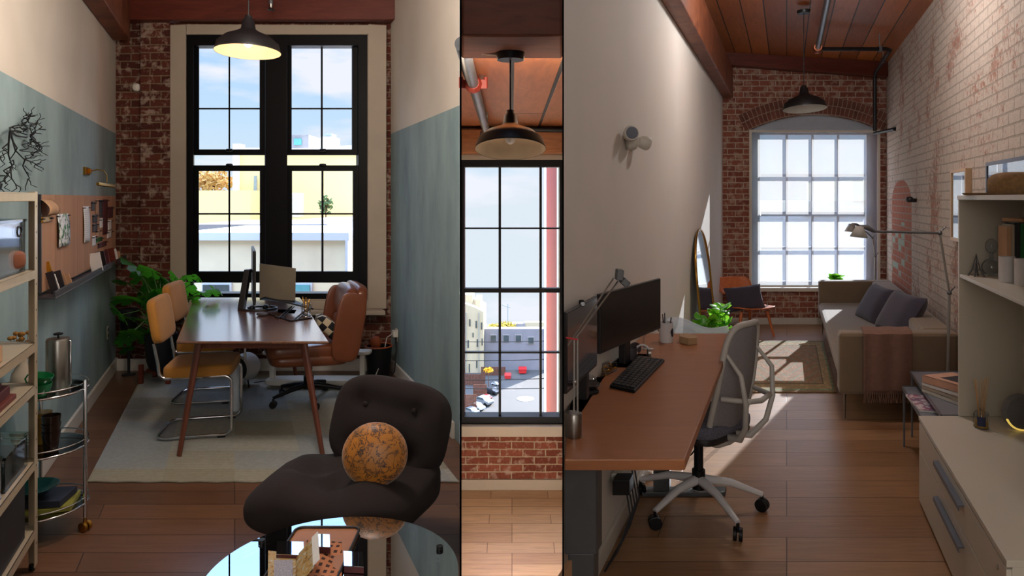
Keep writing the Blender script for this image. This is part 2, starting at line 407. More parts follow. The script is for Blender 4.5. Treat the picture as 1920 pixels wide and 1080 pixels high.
obj('mullion', bx(LX(497), LX(538), YL-.045, YL+.12, LZ(560), LZ(68)), 'black_frame', o, 'L', bevel=.004)
for (a, b) in ((363, 497), (538, 672)):
    up = MB(); rectframe(up, LX(a), LX(b), LZ(290), LZ(70), .05, .05, .055, .085, YL+.05, YL+.09)
    xm = (LX(a)+LX(b))/2; up.box(xm-.008, xm+.008, YL+.055, YL+.085, LZ(290), LZ(80)); up.box(LX(a), LX(b), YL+.055, YL+.085, LZ(202)-.007, LZ(202)+.007)
    obj('upper_sash', up, 'black_frame', o, 'L')
    lo = MB(); rectframe(lo, LX(a), LX(b), LZ(530), LZ(310), .05, .05, .108, .055, YL+.0, YL+.04)
    lo.box(xm-.009, xm+.009, YL+.005, YL+.035, LZ(530), LZ(310)); lo.box(LX(a), LX(b), YL+.005, YL+.035, LZ(401)-.008, LZ(401)+.008)
    sa = obj('lower_sash', lo, 'black_frame', o, 'L')
    lk = MB()
    for zz in (288, 316): lk.sell((xm, YL-.005, LZ(zz)+.032), (.035, .02, .016), .6, .6, None, 12, 8)
    obj('sash_lock', lk, 'black', sa, 'L')
    obj('glass', bx(LX(a)+.05, LX(b)-.05, YL+.068, YL+.072, LZ(290), LZ(80)), 'pane', o, 'L')
    obj('glass', bx(LX(a)+.05, LX(b)-.05, YL+.018, YL+.022, LZ(520), LZ(310)), 'pane', o, 'L')
# --- partitions between the rooms (thin dark edges)
def wedge(pa, pb, y0, y1, z0, z1):
    v = [((pa-960)*y/FPX, y) for y in (y0, y1)] + [((pb-960)*y/FPX, y) for y in (y1, y0)]
    return MB().prism(v, z0, z1, 'z')
M['void_black'] = P('matt_black_panel', (3, 3, 4), .9, spec=0.0)
struct('wall_partition_left', wedge(862.1, 865.2, 1.03, YM+.3, -1.3, 4.0), 'white_wall', None)
struct('trim_10', wedge(861.8, 865.5, 1.0, 1.03, -1.3, 4.0), 'void_black', None)
struct('wall_partition_right', wedge(1054.7, 1056.9, 1.03, YM+.3, -1.3, 4.0), 'white_wall', None)
struct('trim_11', wedge(1054.3, 1057.3, 1.0, 1.03, -1.3, 4.0), 'void_black', None)
# --- middle room
mx0, mx1 = -.50, .498
sM = FPX/YM
def MX(px): return (px-960)/sM
def MZ(py): return EYE-(py-HOR)/sM
zf = -1.22
def wm(y0, y1, z0, z1): return wedge(865.2, 1054.6, y0, y1, z0, z1)
mb = MB(); mb.box(mx0, mx1, YM, YM+.3, zf, MZ(812)); mb.box(mx0, mx1, YM, YM+.3, MZ(290), 4.0)
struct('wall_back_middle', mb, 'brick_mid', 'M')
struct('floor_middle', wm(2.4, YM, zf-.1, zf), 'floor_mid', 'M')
struct('ceiling_middle', wm(2.6, YM, 2.345, 2.42), 'ceil_mid', 'M')
struct('trim_3', wm(2.57, 2.98, 2.25, 2.7), 'beam_front', 'M', bevel=.01)
struct('trim_4', wm(YM-.24, YM, MZ(290), MZ(247)), 'beam_light', 'M', bevel=.008)
struct('baseboard_middle', wm(YM-.025, YM, zf, MZ(898)), 'casing', 'M', bevel=.004)
o = struct('window_2', rectframe(MB(), mx0, mx1, MZ(794), MZ(299), .03, .03, .07, .075, YM-.02, YM+.14), 'black_frame', 'M')
obj('casing', wm(YM-.03, YM+.02, MZ(300), MZ(288)), 'casing', o, 'M')
obj('sill', wm(YM-.10, YM+.05, MZ(813), MZ(794)), 'casing', o, 'M', bevel=.006)
mt = MB()
for px in (937, 1014): mt.box(MX(px)-.012, MX(px)+.012, YM+.03, YM+.08, MZ(792), MZ(305))
mt.box(mx0, mx1, YM+.03, YM+.08, MZ(430), MZ(427)); mt.box(mx0, mx1, YM+.03, YM+.08, MZ(664), MZ(661))
obj('glazing_bars', mt, 'black_frame', o, 'M')
obj('meeting_rail', bx(mx0, mx1, YM+.01, YM+.09, MZ(549), MZ(541)), 'black_frame', o, 'M')
obj('glass', bx(mx0, mx1, YM+.05, YM+.055, MZ(790), MZ(305)), 'pane', o, 'M')
# --- right room
sR = FPX/YR
def RX(px): return (px-1475)/sR
def RZ(py): return EYE-(py-HOR)/sR
struct('wall_right_inner', MB().prism([(RW0, 2.60), (RW0, YR+.3), (RW0-.09, YR+.3), (RW0-.09, 2.90)], 0, 4.0, 'z'), 'white_wall', 'R')
struct('wall_right', bx(RW1, RW1+.15, 1.0, YR+.3, 0, 4.0), 'brick_side', 'R')
x0, x1, zb, zs = RX(1405), RX(1650), RZ(540), RZ(243); zt = RZ(214)
def arch(px0, px1, zs_, zt_, n=24):
    w_ = (px1-px0)/2; h_ = zt_-zs_; r = (w_*w_+h_*h_)/(2*h_); cx = (px0+px1)/2; cz = zt_-r; a = math.asin(w_/r)
    return [(cx+r*math.sin(-a+2*a*i/n), cz+r*math.cos(-a+2*a*i/n)) for i in range(n+1)]
ar = arch(x0, x1, zs, zt)
mb = MB(); mb.box(RW0, x0, YR, YR+.3, 0, 4).box(x1, RW1, YR, YR+.3, 0, 4).box(x0, x1, YR, YR+.3, 0, zb)
for i in range(len(ar)-1):
    mb.prism([ar[i], ar[i+1], (ar[i+1][0], 4.0), (ar[i][0], 4.0)], YR, YR+.3, 'y')
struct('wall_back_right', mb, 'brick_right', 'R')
# rowlock arch bricks
vb = MB(); w_ = (x1-x0)/2; h_ = zt-zs; r = (w_*w_+h_*h_)/(2*h_); cx = (x0+x1)/2; cz = zt-r; a = math.asin(w_/r)*1.06
nb = 34
for row in range(2):
    for i in range(nb):
        t0 = -a+2*a*(i+.08)/nb+(row*.5-.25)*2*a/nb*.3; t1 = t0+2*a*.84/nb
        r0 = r+.008+row*.115; r1 = r0+.105
        vb.prism([(cx+q*math.sin(t), cz+q*math.cos(t)) for q, t in ((r0, t0), (r0, t1), (r1, t1), (r1, t0))], YR-.012, YR, 'y')
struct('trim_5', vb, P('arch_brick', (124, 76, 62), .9, var=.45, scale=5, bump=.3), 'R', bevel=.004)
vm = MB()
for i in range(24):
    t0 = -a+2*a*i/24; t1 = -a+2*a*(i+1)/24
    vm.prism([(cx+q*math.sin(t), cz+q*math.cos(t)) for q, t in ((r, t0), (r, t1), (r+.235, t1), (r+.235, t0))], YR-.006, YR+.002, 'y')
struct('trim_6', vm, P('arch_mortar', (160, 140, 122), .95, var=.2, scale=20), 'R')
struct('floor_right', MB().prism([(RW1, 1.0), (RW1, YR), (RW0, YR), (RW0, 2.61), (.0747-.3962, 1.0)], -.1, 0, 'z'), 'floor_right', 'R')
mb = MB(); rz = lambda X: 3.545-(X-RW0+.1)*.0584
cp = [(RW1+.1, 1.0), (RW1+.1, YR+.2), (RW0-.08, YR+.2), (RW0-.08, 2.95), (.0747-.3962, 1.0)]
mb.add([(X, Y, rz(X)) for X, Y in cp]+[(X, Y, rz(X)+.12) for X, Y in cp], [(0, 1, 2, 3, 4), (9, 8, 7, 6, 5)]+[(i, i+5, (i+1) % 5+5, (i+1) % 5) for i in range(5)])
struct('ceiling_right', mb, 'ceil_right', 'R')
struct('baseboard_right_inner', bx(RW0, RW0+.02, 2.8, YR, 0, .085), 'trim', 'R', bevel=.003)
struct('baseboard_back_right', bx(RW0+.02, RW1-.02, YR-.02, YR, 0, .085), 'trim', 'R', bevel=.003)
struct('trim_7', MB().prism([(RW0, 2.97), (RW0+.135, 2.97), (RW0+.135, 3.36), (RW0, 3.36)], 3.6, YR, 'y'), 'beam', 'R', bevel=.01)
struct('trim_8', MB().prism([(RW0, 3.38), (RW1, 3.22), (RW1, 3.42), (RW0, 3.56)], YR-.16, YR+.0, 'y'), 'beam_red', 'R', bevel=.01)
struct('trim_9', MB().prism([(RW0, 3.40), (RW1, 3.30), (RW1, 3.42), (RW0, 3.56)], 3.9, 4.25, 'y'), 'beam', 'R', bevel=.01)
# --- window of the right room
M['shade_white'] = P('blind_white', (214, 208, 196), .6, var=.03)
M['win_white'] = P('white_window_paint', (200, 208, 216), .5, var=.04)
o = struct('window_3', rectframe(MB(), x0, x1, zb, zs, .13, .16, .07, .055, YR+.14, YR+.22), 'win_white', 'R', bevel=.004)
gb = MB(); gx0, gx1 = RX(1426), RX(1624)
for px in (1475, 1524, 1573): gb.box(RX(px)-.016, RX(px)+.016, YR+.15, YR+.2, zb, zs)
for py in (328, 467): gb.box(gx0, gx1, YR+.15, YR+.2, RZ(py)-.016, RZ(py)+.016)
obj('glazing_bars', gb, 'win_white', o, 'R')
obj('meeting_rail', bx(gx0, gx1, YR+.14, YR+.22, RZ(406), RZ(397)), 'win_white', o, 'R')
obj('glass', bx(gx0, gx1, YR+.17, YR+.175, zb, zs), 'pane', o, 'R')
ap = arch(x0, x1, zs, zt); poly = [(x0, zs)] + ap + [(x1, zs)]
obj('arch_panel', MB().prism(poly[1:-1], YR+.12, YR+.16, 'y'), P('arch_panel_paint', (176, 184, 196), .6, var=.05), o, 'R')
obj('sill', bx(x0, x1, YR-.05, YR+.14, RZ(546), RZ(539)), 'shade_white', o, 'R', bevel=.005)
sh = NT('blind_fabric'); tr = sh.n('ShaderNodeBsdfTransparent'); tl = sh.n('ShaderNodeBsdfTranslucent'); df = sh.n('ShaderNodeBsdfDiffuse')
tl.inputs[0].default_value = (.34, .34, .335, 1); df.inputs[0].default_value = (.8, .8, .8, 1); tr.inputs[0].default_value = (.76, .80, .86, 1)
m1 = sh.n('ShaderNodeMixShader'); m1.inputs[0].default_value = .3; sh.l(tl.outputs[0], m1.inputs[1]); sh.l(df.outputs[0], m1.inputs[2])
m2 = sh.n('ShaderNodeMixShader'); m2.inputs[0].default_value = .34; sh.l(tr.outputs[0], m2.inputs[1]); sh.l(m1.outputs[0], m2.inputs[2]); sh.l(m2.outputs[0], sh.out.inputs[0])
b = thing('roller_blind', 'sheer white roller blind drawn over the arched window behind the sofa', 'blind', W('R', (x0+x1)/2, YR+.06, zb))
obj('blind_fabric', bx(x0+.02, x1-.02, YR+.060, YR+.062, zb+.012, zs-.01), sh.m, b, 'R')
obj('head_rail', bx(x0+.01, x1-.01, YR+.03, YR+.1, zs-.03, zs-.001), 'shade_white', b, 'R', bevel=.004)
obj('bottom_rail', bx(x0+.02, x1-.02, YR+.052, YR+.07, zb+.002, zb+.03), 'shade_white', b, 'R', bevel=.003)
rs = MB(); rs.box(x0-.002, x0+.03, YR-.01, YR+.14, zb, zs); rs.box(x1-.03, x1+.002, YR-.01, YR+.14, zb, zs)
obj('side_reveal', rs, 'shade_white', o, 'R')
# --- the hall the camera stands in
hx0, hx1 = LW0-.4, RW1+.3962
struct('floor_hall', bx(hx0, hx1, -2.5, 1.0, -.1, 0), 'floor_left')
struct('floor_landing', MB().prism([(-.0738*1, 1.0), (.0738*1, 1.0), (.0738*2.4, 2.4), (-.0738*2.4, 2.4)], -.1, 0, 'z'), 'floor_mid')
struct('wall_hall_left', bx(hx0-.12, hx0, -2.5, 1.0, 0, 4.0), 'white_wall')
struct('wall_hall_right', bx(hx1, hx1+.15, -2.5, 1.0, 0, 4.0), 'white_wall')
struct('wall_hall_back', bx(hx0, hx1, -2.62, -2.5, 0, 4.0), 'white_wall')
struct('ceiling_hall', bx(hx0-.1, hx1+.1, -2.6, 1.02, 4.0, 4.1), 'white_wall')
# ================================================================== OUTSIDE
M['asphalt'] = P('asphalt', (74, 74, 74), .9, var=.15, scale=.2)
M['yellow_stucco'] = P('yellow_stucco', (252, 228, 160), .9, var=.14, scale=.35)
M['white_stucco'] = P('white_stucco', (240, 236, 226), .9, var=.06, scale=.4)
M['cream_stucco'] = P('cream_stucco', (226, 214, 184), .9, var=.1, scale=2.5)
M['roof_pale'] = P('pale_roof', (206, 214, 226), .8, var=.12, scale=.6)
M['roof_grey'] = P('grey_roof', (150, 146, 146), .9, var=.2, scale=2)
M['grey_block'] = P('grey_block', (128, 128, 136), .9, var=.1, scale=1)
M['teal'] = P('teal_paint', (90, 160, 168), .6)
M['dark_glass'] = P('dark_glass', (66, 78, 82), .2, var=.3, scale=3)
M['red_paint'] = P('red_paint', (140, 28, 34), .8, var=.15, scale=3)
M['dumpster_red'] = P('dumpster_red', (196, 30, 34), .5)
M['fence_brown'] = P('fence_brown', (104, 66, 50), .9, var=.3, scale=8)
M['foliage_yellow'] = P('autumn_leaves', (200, 180, 70), .8, var=.4, scale=30)
M['foliage_orange'] = P('orange_leaves', (214, 170, 96), .8, var=.4, scale=20)
M['foliage_green'] = P('green_leaves', (96, 120, 70), .8, var=.4, scale=20)
M['steel_grey'] = P('grey_steel', (150, 160, 160), .5)
M['car_silver'] = P('silver_car_paint', (150, 156, 164), .25, .5, coat=.5)
M['car_dark'] = P('dark_car_paint', (44, 48, 56), .25, .3, coat=.5)
M['car_white'] = P('white_car_paint', (214, 218, 222), .3, 0, coat=.5)
M['car_red'] = P('red_car_paint', (150, 34, 38), .3, 0, coat=.5)
struct('ground', bx(-60, 60, 9.6, 79.5, -12.9, -12.7), 'asphalt')
# red building corner, made longer and taller to block sun from left and middle windows
wg = MB(); A = (.50, 7.25); B = (.665, 14.0)
def seg(y0, y1, off=0, t=.3, z0=-12.7, z1=11.0):
    f = lambda y: .50+(y-7.25)*.0244
    return MB().prism([(f(y0)-off, y0), (f(y1)-off, y1), (f(y1)+t, y1), (f(y0)+t, y0)], z0, z1, 'z')
wingo = struct('wall_wing', seg(7.25, 14.0), 'red_paint')
obj('corner_pilaster', seg(12.6, 14.03, .012, .1), 'white_stucco', wingo, world=True)
obj('corner_pilaster', seg(7.2, 7.75, .012, .1), 'white_stucco', wingo, world=True)
# --- behind the left window
b = thing('building', 'long sunlit yellow stucco building seen through the double window', 'building', (-8.0, 22, -12.7), group='buildings across the street')
def hx(px, Y): return (px-960)*Y/FPX
def hz(py, Y): return EYE-(py-HOR)*Y/FPX
obj('wall', MB().box(hx(449, 22), hx(760, 22), 22, 30, -12.7, hz(280, 22)), 'yellow_stucco', b, world=True)
obj('parapet', MB().prism([(hx(445, 22), hz(283, 22)), (hx(760, 22), hz(290, 22)), (hx(760, 22), hz(266, 22)), (hx(560, 22), hz(279, 22)), (hx(445, 22), hz(277, 22))], 21.9, 30, 'y'), 'white_stucco', b, world=True)
obj('corner_strip', MB().box(hx(440, 22), hx(450, 22), 21.85, 22.4, -12.7, hz(270, 22)), 'white_stucco', b, world=True)
obj('downpipe', MB().cyl((hx(481, 22), 21.9, hz(395, 22)), (hx(481, 22), 21.9, hz(330, 22)), .05), 'steel_grey', b, world=True)
b = thing('rooftop_shed', 'small grey rooftop shed with a green window above the yellow building', 'shed', (hx(555, 26), 26, 3.235))
obj('wall', MB().box(hx(541, 26), hx(579, 26), 26, 28, 3.235, hz(253, 26)), 'roof_grey', b, world=True)
obj('window', MB().box(hx(552, 26), hx(566, 26), 25.93, 26, hz(272, 26), hz(260, 26)), 'teal', b, world=True)
b = thing('chimney', 'white rooftop chimney with metal caps on the yellow building', 'chimney', (hx(612, 25), 25, 3.295))
obj('stack', MB().box(hx(601, 25), hx(624, 25), 25, 26, 3.295, hz(256, 25)), 'white_stucco', b, world=True)
obj('cap', MB().box(hx(605, 25), hx(621, 25), 25.1, 25.7, hz(255, 25), hz(250, 25)), 'steel_grey', b, world=True)
tag(obj('chimney', MB().box(hx(541, 19.8), hx(560, 19.8), 19.8, 20.3, 1.10, hz(362, 19.8)), 'cream_stucco', None, world=True, bevel=.02), 'stubby tan chimney standing on the pale flat roof', 'chimney')
b = thing('building', 'low cream stucco building with a pale flat roof just outside the double window', 'building', (-5.8, 11, -12.7), group='buildings across the street')
obj('wall', MB().box(hx(330, 11), hx(655, 11), 11, 20.4, -12.7, hz(450, 11)), 'cream_stucco', b, world=True)
obj('roof', MB().box(hx(330, 11), hx(657, 11), 10.9, 20.4, hz(450, 11), hz(436, 11)), 'roof_pale', b, world=True)
obj('roof_ridge', MB().prism([(hx(350, 14), hz(432, 14)), (hx(636, 14), hz(432, 14)), (hx(612, 14), hz(420, 14)), (hx(352, 14), hz(421, 14))], 14, 17, 'y'), 'roof_grey', b, world=True)
for (a_, c_, col) in ((384, 432, 'win_white'), (556, 583, 'teal')):
    fr = obj('window_frame', MB().box(hx(a_-3, 11), hx(c_+4, 11), 10.95, 11, hz(585, 11), hz(530, 11)), 'win_white', b, world=True)
    obj('pane', MB().box(hx(a_, 11), hx(c_, 11), 10.92, 10.95, hz(580, 11), hz(533, 11)), 'dark_glass' if col == 'win_white' else col, fr, world=True)
obj('downpipe', MB().box(hx(650, 11), hx(655, 11), 10.9, 11, hz(520, 11), hz(450, 11)), 'win_white', b, world=True)
tag(obj('rooftop_parapet', MB().box(hx(345, 20.6), hx(470, 20.6), 20.6, 21.6, -12.7, hz(357, 20.6)), 'yellow_stucco', None, world=True), 'low ochre parapet wall left of the yellow building', 'wall')
tag(obj('roof_vent', MB().box(hx(590, 17.5), hx(604, 17.5), 17.5, 18, 1.1, hz(414, 17.5)), 'roof_grey', None, world=True), 'small grey vent box on the pale flat roof', 'vent')
def fol(name, c, r, mat, n, seed, label, cat='tree', sz=.05, trunk=None, group=None):
    rnd = random.Random(seed); t = thing(name, label, cat, (c[0], c[1], -12.7), group=group); mb = MB()
    for i in range(n):
        d = Vector((rnd.gauss(0, .45), rnd.gauss(0, .45), rnd.gauss(0, .42)));
        if d.length > 1: d.normalize()
        q = Vector(c)+Vector((d.x*r[0], d.y*r[1], d.z*r[2])); u = Vector((rnd.uniform(-1, 1), rnd.uniform(-1, 1), rnd.uniform(-1, 1))).normalized(); v = u.orthogonal().normalized()*sz; u = u*sz*1.6
        mb.add([q-u, q+v, q+u, q-v], [(0, 1, 2, 3)])
    obj('foliage', mb, mat, t, world=True)
    st = MB(); st.cyl((c[0], c[1], -12.7), c, sz*.6, sz*.4, 8)
    for i in range(10):
        a_ = rnd.uniform(0, 2*PI); st.cyl((c[0], c[1], c[2]-r[2]*.6), (c[0]+math.cos(a_)*r[0]*.7, c[1]+math.sin(a_)*r[1]*.4, c[2]+rnd.uniform(0, 1)*r[2]), sz*.3, sz*.1, 5)
    obj('trunk', st, 'fence_brown', t, world=True); return t
fol('bush', (hx(398, 26), 26, hz(340, 26)), (.8, .5, .45), 'foliage_orange', 700, 3, 'orange autumn bush above the ochre parapet wall', 'bush')
fol('shrub', (hx(611, 21.2), 21.2, hz(384, 21.2)), (.22, .2, .28), 'foliage_green', 120, 5, 'small dark shrub growing against the yellow building', 'shrub', .04)
# --- behind the middle window
G = -12.7
b = thing('building', 'tall cream apartment building beside the parking lot', 'building', (hx(860, 57), 57, G)); M['sand_stucco'] = P('sand_stucco', (196, 182, 152), .9, var=.08, scale=1)
Yb = 57
obj('wall', MB().prism([(hx(820, Yb), G), (hx(907, Yb), G), (hx(907, Yb), hz(585, Yb)), (hx(892, Yb), hz(577, Yb)), (hx(884, Yb), hz(574, Yb)), (hx(866, Yb), hz(567, Yb)), (hx(820, Yb), hz(553, Yb))], Yb, Yb+5, 'y'), 'sand_stucco', b, world=True)
obj('roof_house', MB().box(hx(858, 58), hx(886, 58), 58, 61, hz(580, 58), hz(553, 58)), 'sand_stucco', b, world=True)
obj('roof_house', MB().box(hx(891, 58), hx(901, 58), 58, 61, hz(585, 58), hz(562, 58)), 'sand_stucco', b, world=True)
for (px, py, ww, hh) in ((881, 605, 3, 13), (893, 608, 3, 13), (903, 611, 2.5, 13), (887, 628, 2, 8), (869, 648, 3, 16), (878, 645, 2.6, 14), (895, 643, 2.4, 14), (904, 641, 2, 13), (869, 697, 2, 14), (880, 690, 2, 16), (894, 683, 2, 14), (866.5, 604, 1.5, 12)):
    obj('window', MB().box(hx(px-ww/2, Yb), hx(px+ww/2, Yb), Yb-.05, Yb, hz(py+hh/2, Yb), hz(py-hh/2, Yb)), 'dark_glass', b, world=True)
for px in (874, 898): obj('downpipe', MB().box(hx(px-.6, Yb), hx(px+.6, Yb), Yb-.12, Yb, hz(700, Yb), hz(586, Yb)), 'steel_grey', b, world=True)
b = thing('building', 'low grey block building with four square windows at the end of the lot', 'building', (hx(965, 58), 58, G))
obj('wall', MB().box(-2.29, hx(1035, 58), 58, 59, G, hz(617, 58)), 'grey_block', b, world=True)
for px, py in ((925, 634), (949, 634), (972, 634), (995.5, 638)):
    fr = obj('window_frame', MB().box(hx(px-6.3, 58), hx(px+6.3, 58), 57.93, 58, hz(py+7, 58), hz(py-7, 58)), 'roof_grey', b, world=True)
    obj('pane', MB().box(hx(px-5, 58), hx(px+5, 58), 57.9, 57.93, hz(py+5.6, 58), hz(py-5.6, 58)), 'dark_glass', fr, world=True)
for k, (a_, c_, t_, l_) in enumerate(((960, 985, 607, 'distant grey roof block left of the tan one on the skyline'), (983, 1024, 605, 'distant tan roof block right of the grey one on the skyline'))):
    tag(obj('building', MB().box(hx(a_, 75.5)+.02*k, hx(c_, 75.5), 75.5+.1*k, 76.5, G, hz(t_, 75.5)), ('roof_grey', 'sand_stucco')[k], None, world=True), l_, 'building')
cr_ = thing('tower_crane', 'distant tower crane rising over the parking lot skyline', 'crane', (hx(952, 79), 79, G))
obj('mast', MB().box(hx(951.2, 79), hx(952.8, 79), 79, 79.1, G, hz(569, 79)), 'steel_grey', cr_, world=True)
obj('jib', MB().tube([(hx(941, 79), 79.05, hz(571, 79)), (hx(951, 79), 79.05, hz(575.5, 79)), (hx(957, 79), 79.05, hz(576.5, 79))], .05, 6), 'steel_grey', cr_, world=True)
fol('tree', (hx(931, 70), 70, hz(613, 70)), (.9, .5, .35), 'foliage_yellow', 260, 11, 'yellow autumn tree behind the grey building, left of the glazing bar', 'tree', .09)
fol('tree', (hx(949, 73), 73, hz(611, 73)), (1.0, .5, .45), 'foliage_yellow', 260, 12, 'yellow autumn tree below the distant crane', 'tree', .09)
def dumpster(px, py, wpx, label):
    Y = (EYE-G)*FPX/(py-HOR); x = hx(px, Y); w2 = wpx*Y/FPX/2; t = thing('dumpster', label, 'dumpster', (x, Y, G), group='red dumpsters')
    h = w2*1.35
    obj('bin', MB().prism([(x-w2*.86, G+.08), (x+w2*.86, G+.08), (x+w2, G+h*.8), (x-w2, G+h*.8)], Y, Y+.9, 'y'), 'dumpster_red', t, world=True)
    obj('lid', MB().box(x-w2*1.03, x+w2*1.03, Y-.04, Y+.94, G+h*.8, G+h*.95), 'dumpster_red', t, world=True)
dumpster(980, 702, 15, 'wide red dumpster by the grey block wall')
dumpster(952, 712, 12, 'narrow red dumpster heaped with a white bag')
def car(px, py, wpx, mat, label, yaw=.45):
    Y = (EYE-G)*FPX/(py-HOR); s = 1.75; x = hx(px, Y); sc = wpx*Y/FPX/1.35
    t = thing('car', label, 'car', (x, Y, G), yaw, group='parked cars')
    prof = [(-2.1, .35), (-2.15, .75), (-1.9, .92), (-1.25, .98), (-.7, 1.38), (.5, 1.42), (1.25, 1.0), (2.0, .85), (2.12, .55), (2.05, .32)]
    prof = [(a_*sc*.55, b_*sc*.62) for a_, b_ in prof]
    obj('body', MB().prism(prof, -.8*sc*.6, .8*sc*.6, 'x'), mat, t, bevel=.03)
    gl = [(-1.12, 1.0), (-.68, 1.32), (.45, 1.36), (1.08, 1.0)]
    obj('windows', MB().prism([(a_*sc*.55, b_*sc*.62) for a_, b_ in gl], -.82*sc*.6, .82*sc*.6, 'x'), 'dark_glass', t)
    for sx in (-1, 1):
        for yy in (-1.35, 1.3):
            obj('wheel', MB().cyl((sx*.84*sc*.6, yy*sc*.55, .2*sc), (sx*.6*sc*.6, yy*sc*.55, .2*sc), .2*sc, None, 14), 'black', t)
car(921, 738, 19, 'car_dark', 'dark car with red tail lights parked farthest along the row', .9)
car(912, 748, 13, 'car_red', 'small red car between the dark and silver ones', .9)
car(905, 758, 24, 'car_silver', 'grey car parked in the middle of the row', .9)
car(893, 768, 20, 'car_white', 'white car parked nearer than the grey one', .9)
car(882, 776, 20, 'car_silver', 'silver car half cut by the window sill', .9)
car(929, 722, 9, 'car_white', 'small white car at the back of the lot, by the fence', .9)
for k, (px, py, ww, hh, l_) in enumerate(((880, 772, 27, 32, 'brown wooden fence nearest the window, left of the cars'), (900, 745, 26, 24, 'brown wooden fence behind the parked cars'), (890, 722, 40, 20, 'long brown fence below the cream building'), (925, 704, 46, 16, 'far brown fence under the grey building'))):
    Y = (EYE-G)*FPX/(py-HOR); f = MB(); x0_ = hx(px-ww/2, Y); x1_ = hx(px+ww/2, Y); nn = 14
    for i in range(nn):
        a_ = x0_+(x1_-x0_)*i/nn; f.box(a_, a_+(x1_-x0_)/nn*.9, Y, Y+.04, G, G+hh*Y/FPX)
    f.box(x0_, x1_, Y+.04, Y+.08, G+.3, G+.45)
    tag(obj('fence', f, 'fence_brown', None, world=True), l_, 'fence', 'brown fences')
fol('bush', (hx(916, 52), 52, hz(694, 52)), (.35, .3, .2), P('yellow_flower', (226, 180, 40), .8), 160, 21, 'yellow bush in front of the fences by the cars', 'bush', .05)
for k, (py0, py1, Y, l_) in enumerate(((640, 638, 24, 'topmost power line crossing the grey building'), (676, 672, 22, 'second power line from the top, crossing the lot'), (712, 708, 20, 'third power line, just below the dumpsters'), (727, 727, 20, 'lowest power line over the parking lot'))):
    pts = [(hx(820+i*30, Y), Y, hz(py0+(py1-py0)*i/8+2*math.sin(i/8*PI), Y)) for i in range(9)]
    tag(obj('power_line', MB().tube(pts, .012, 6), 'black', None, world=True), l_, 'cable', 'power lines')
Yp = (EYE-G)*FPX/(748-HOR)
tag(obj('puddle', MB().lathe([(0, 0), (.55, .005), (.62, 0)], (hx(985, Yp), Yp, G+.02), 24), 'white_stucco', None, world=True), 'white paint patch on the asphalt of the lot', 'marking')
# --- behind the right window
b = thing('building', 'pale building seen faintly through the blind of the arched window', 'building', (16, 40, G))
obj('wall', MB().box(hx(1395, 40), hx(1700, 40), 40, 50, G, hz(404, 40)), 'white_stucco', b, world=True)
obj('upper_block', MB().box(hx(1508, 40), hx(1700, 40), 39.9, 48, hz(404, 40), hz(377, 40)), 'cream_stucco', b, world=True)
obj('upper_block', MB().box(hx(1596, 40), hx(1700, 40), 39.8, 46, hz(377, 40), hz(338, 40)), 'cream_stucco', b, world=True)
# ================================================================== LEFT ROOM THINGS
M['desk_top'] = wood('walnut_desk_top', (96, 56, 36), (120, 74, 48), (3, 14, 14), .2, spec=.9, coat=1.0); M['desk_top'].node_tree.nodes['Principled BSDF'].inputs['Coat Roughness'].default_value = .17; M['desk_top'].node_tree.nodes['Principled BSDF'].inputs['Coat IOR'].default_value = 2.1
M['desk_leg'] = wood('walnut_leg', (84, 42, 28), (112, 60, 40), (16, 16, 2), .4)
M['mustard'] = P('mustard_velvet', (174, 116, 40), .8, var=.15, scale=5, bump=.1, sheen=.1)
M['leather'] = P('brown_leather', (112, 58, 30), .34, var=.25, scale=4, bump=.12, coat=.1)
M['plum'] = P('dark_plum_fabric', (29, 18, 18), .95, var=.25, scale=8, bump=.3)
M['shelf_metal'] = P('cream_metal_shelf', (190, 172, 146), .35, .25, var=.08)
M['clear'] = glassy('clear_plastic', (.84, .86, .88, 1), .03, .05, .1)
M['glass_edge'] = glassy('green_glass', (.75, .92, .88, 1), .12)
M['tinted'] = glassy('tinted_glass', (.36, .37, .41, 1), .38)
M['green_ceramic'] = P('green_glass_cup', (24, 112, 62), .2, var=.1)
def leafmat(name, col, tcol, rough):
    t = NT(name); v = t.objc(); c = t.mix(1, S(col), t.ramp(t.noise(v, 10, 4), [(.3, .6), (.7, 1.1)]), 'MULTIPLY')
    b = t.bsdf(c, rough); tl = t.n('ShaderNodeBsdfTranslucent'); tl.inputs[0].default_value = S(tcol); mx = t.n('ShaderNodeMixShader'); mx.inputs[0].default_value = .42
    t.l(b.outputs[0], mx.inputs[1]); t.l(tl.outputs[0], mx.inputs[2]); t.l(mx.outputs[0], t.out.inputs[0]); return t.m
M['leaf'] = leafmat('monstera_leaf', (44, 110, 36), (96, 190, 40), .35)
M['leaf_stem'] = P('green_stem', (70, 104, 50), .5)
M['dark_pot'] = P('dark_pot', (24, 26, 32), .5)
M['cork'] = planks('cork_board', 'y', (180, 134, 104), (188, 142, 112), 9, .62, 0, .85, gap=(150, 106, 80), grain=4, gapw=.004)
M['paper'] = P('white_paper', (224, 222, 220), .8, var=.06, scale=20)
M['kraft'] = P('kraft_paper', (186, 146, 112), .85, var=.1, scale=12)
M['gold'] = P('gold_card', (190, 138, 40), .35, .5, var=.2, scale=20)
M['dark_print'] = P('dark_print', (44, 44, 52), .5, var=.4, scale=60)
M['wine'] = P('wine_card', (82, 36, 40), .6, var=.2)
M['ledge_grey'] = P('dark_grey_ledge', (64, 58, 62), .5)
M['screen_back'] = P('monitor_shell', (34, 32, 34), .4)
M['laptop'] = P('tan_laptop_shell', (118, 108, 92), .4, .3, var=.05)
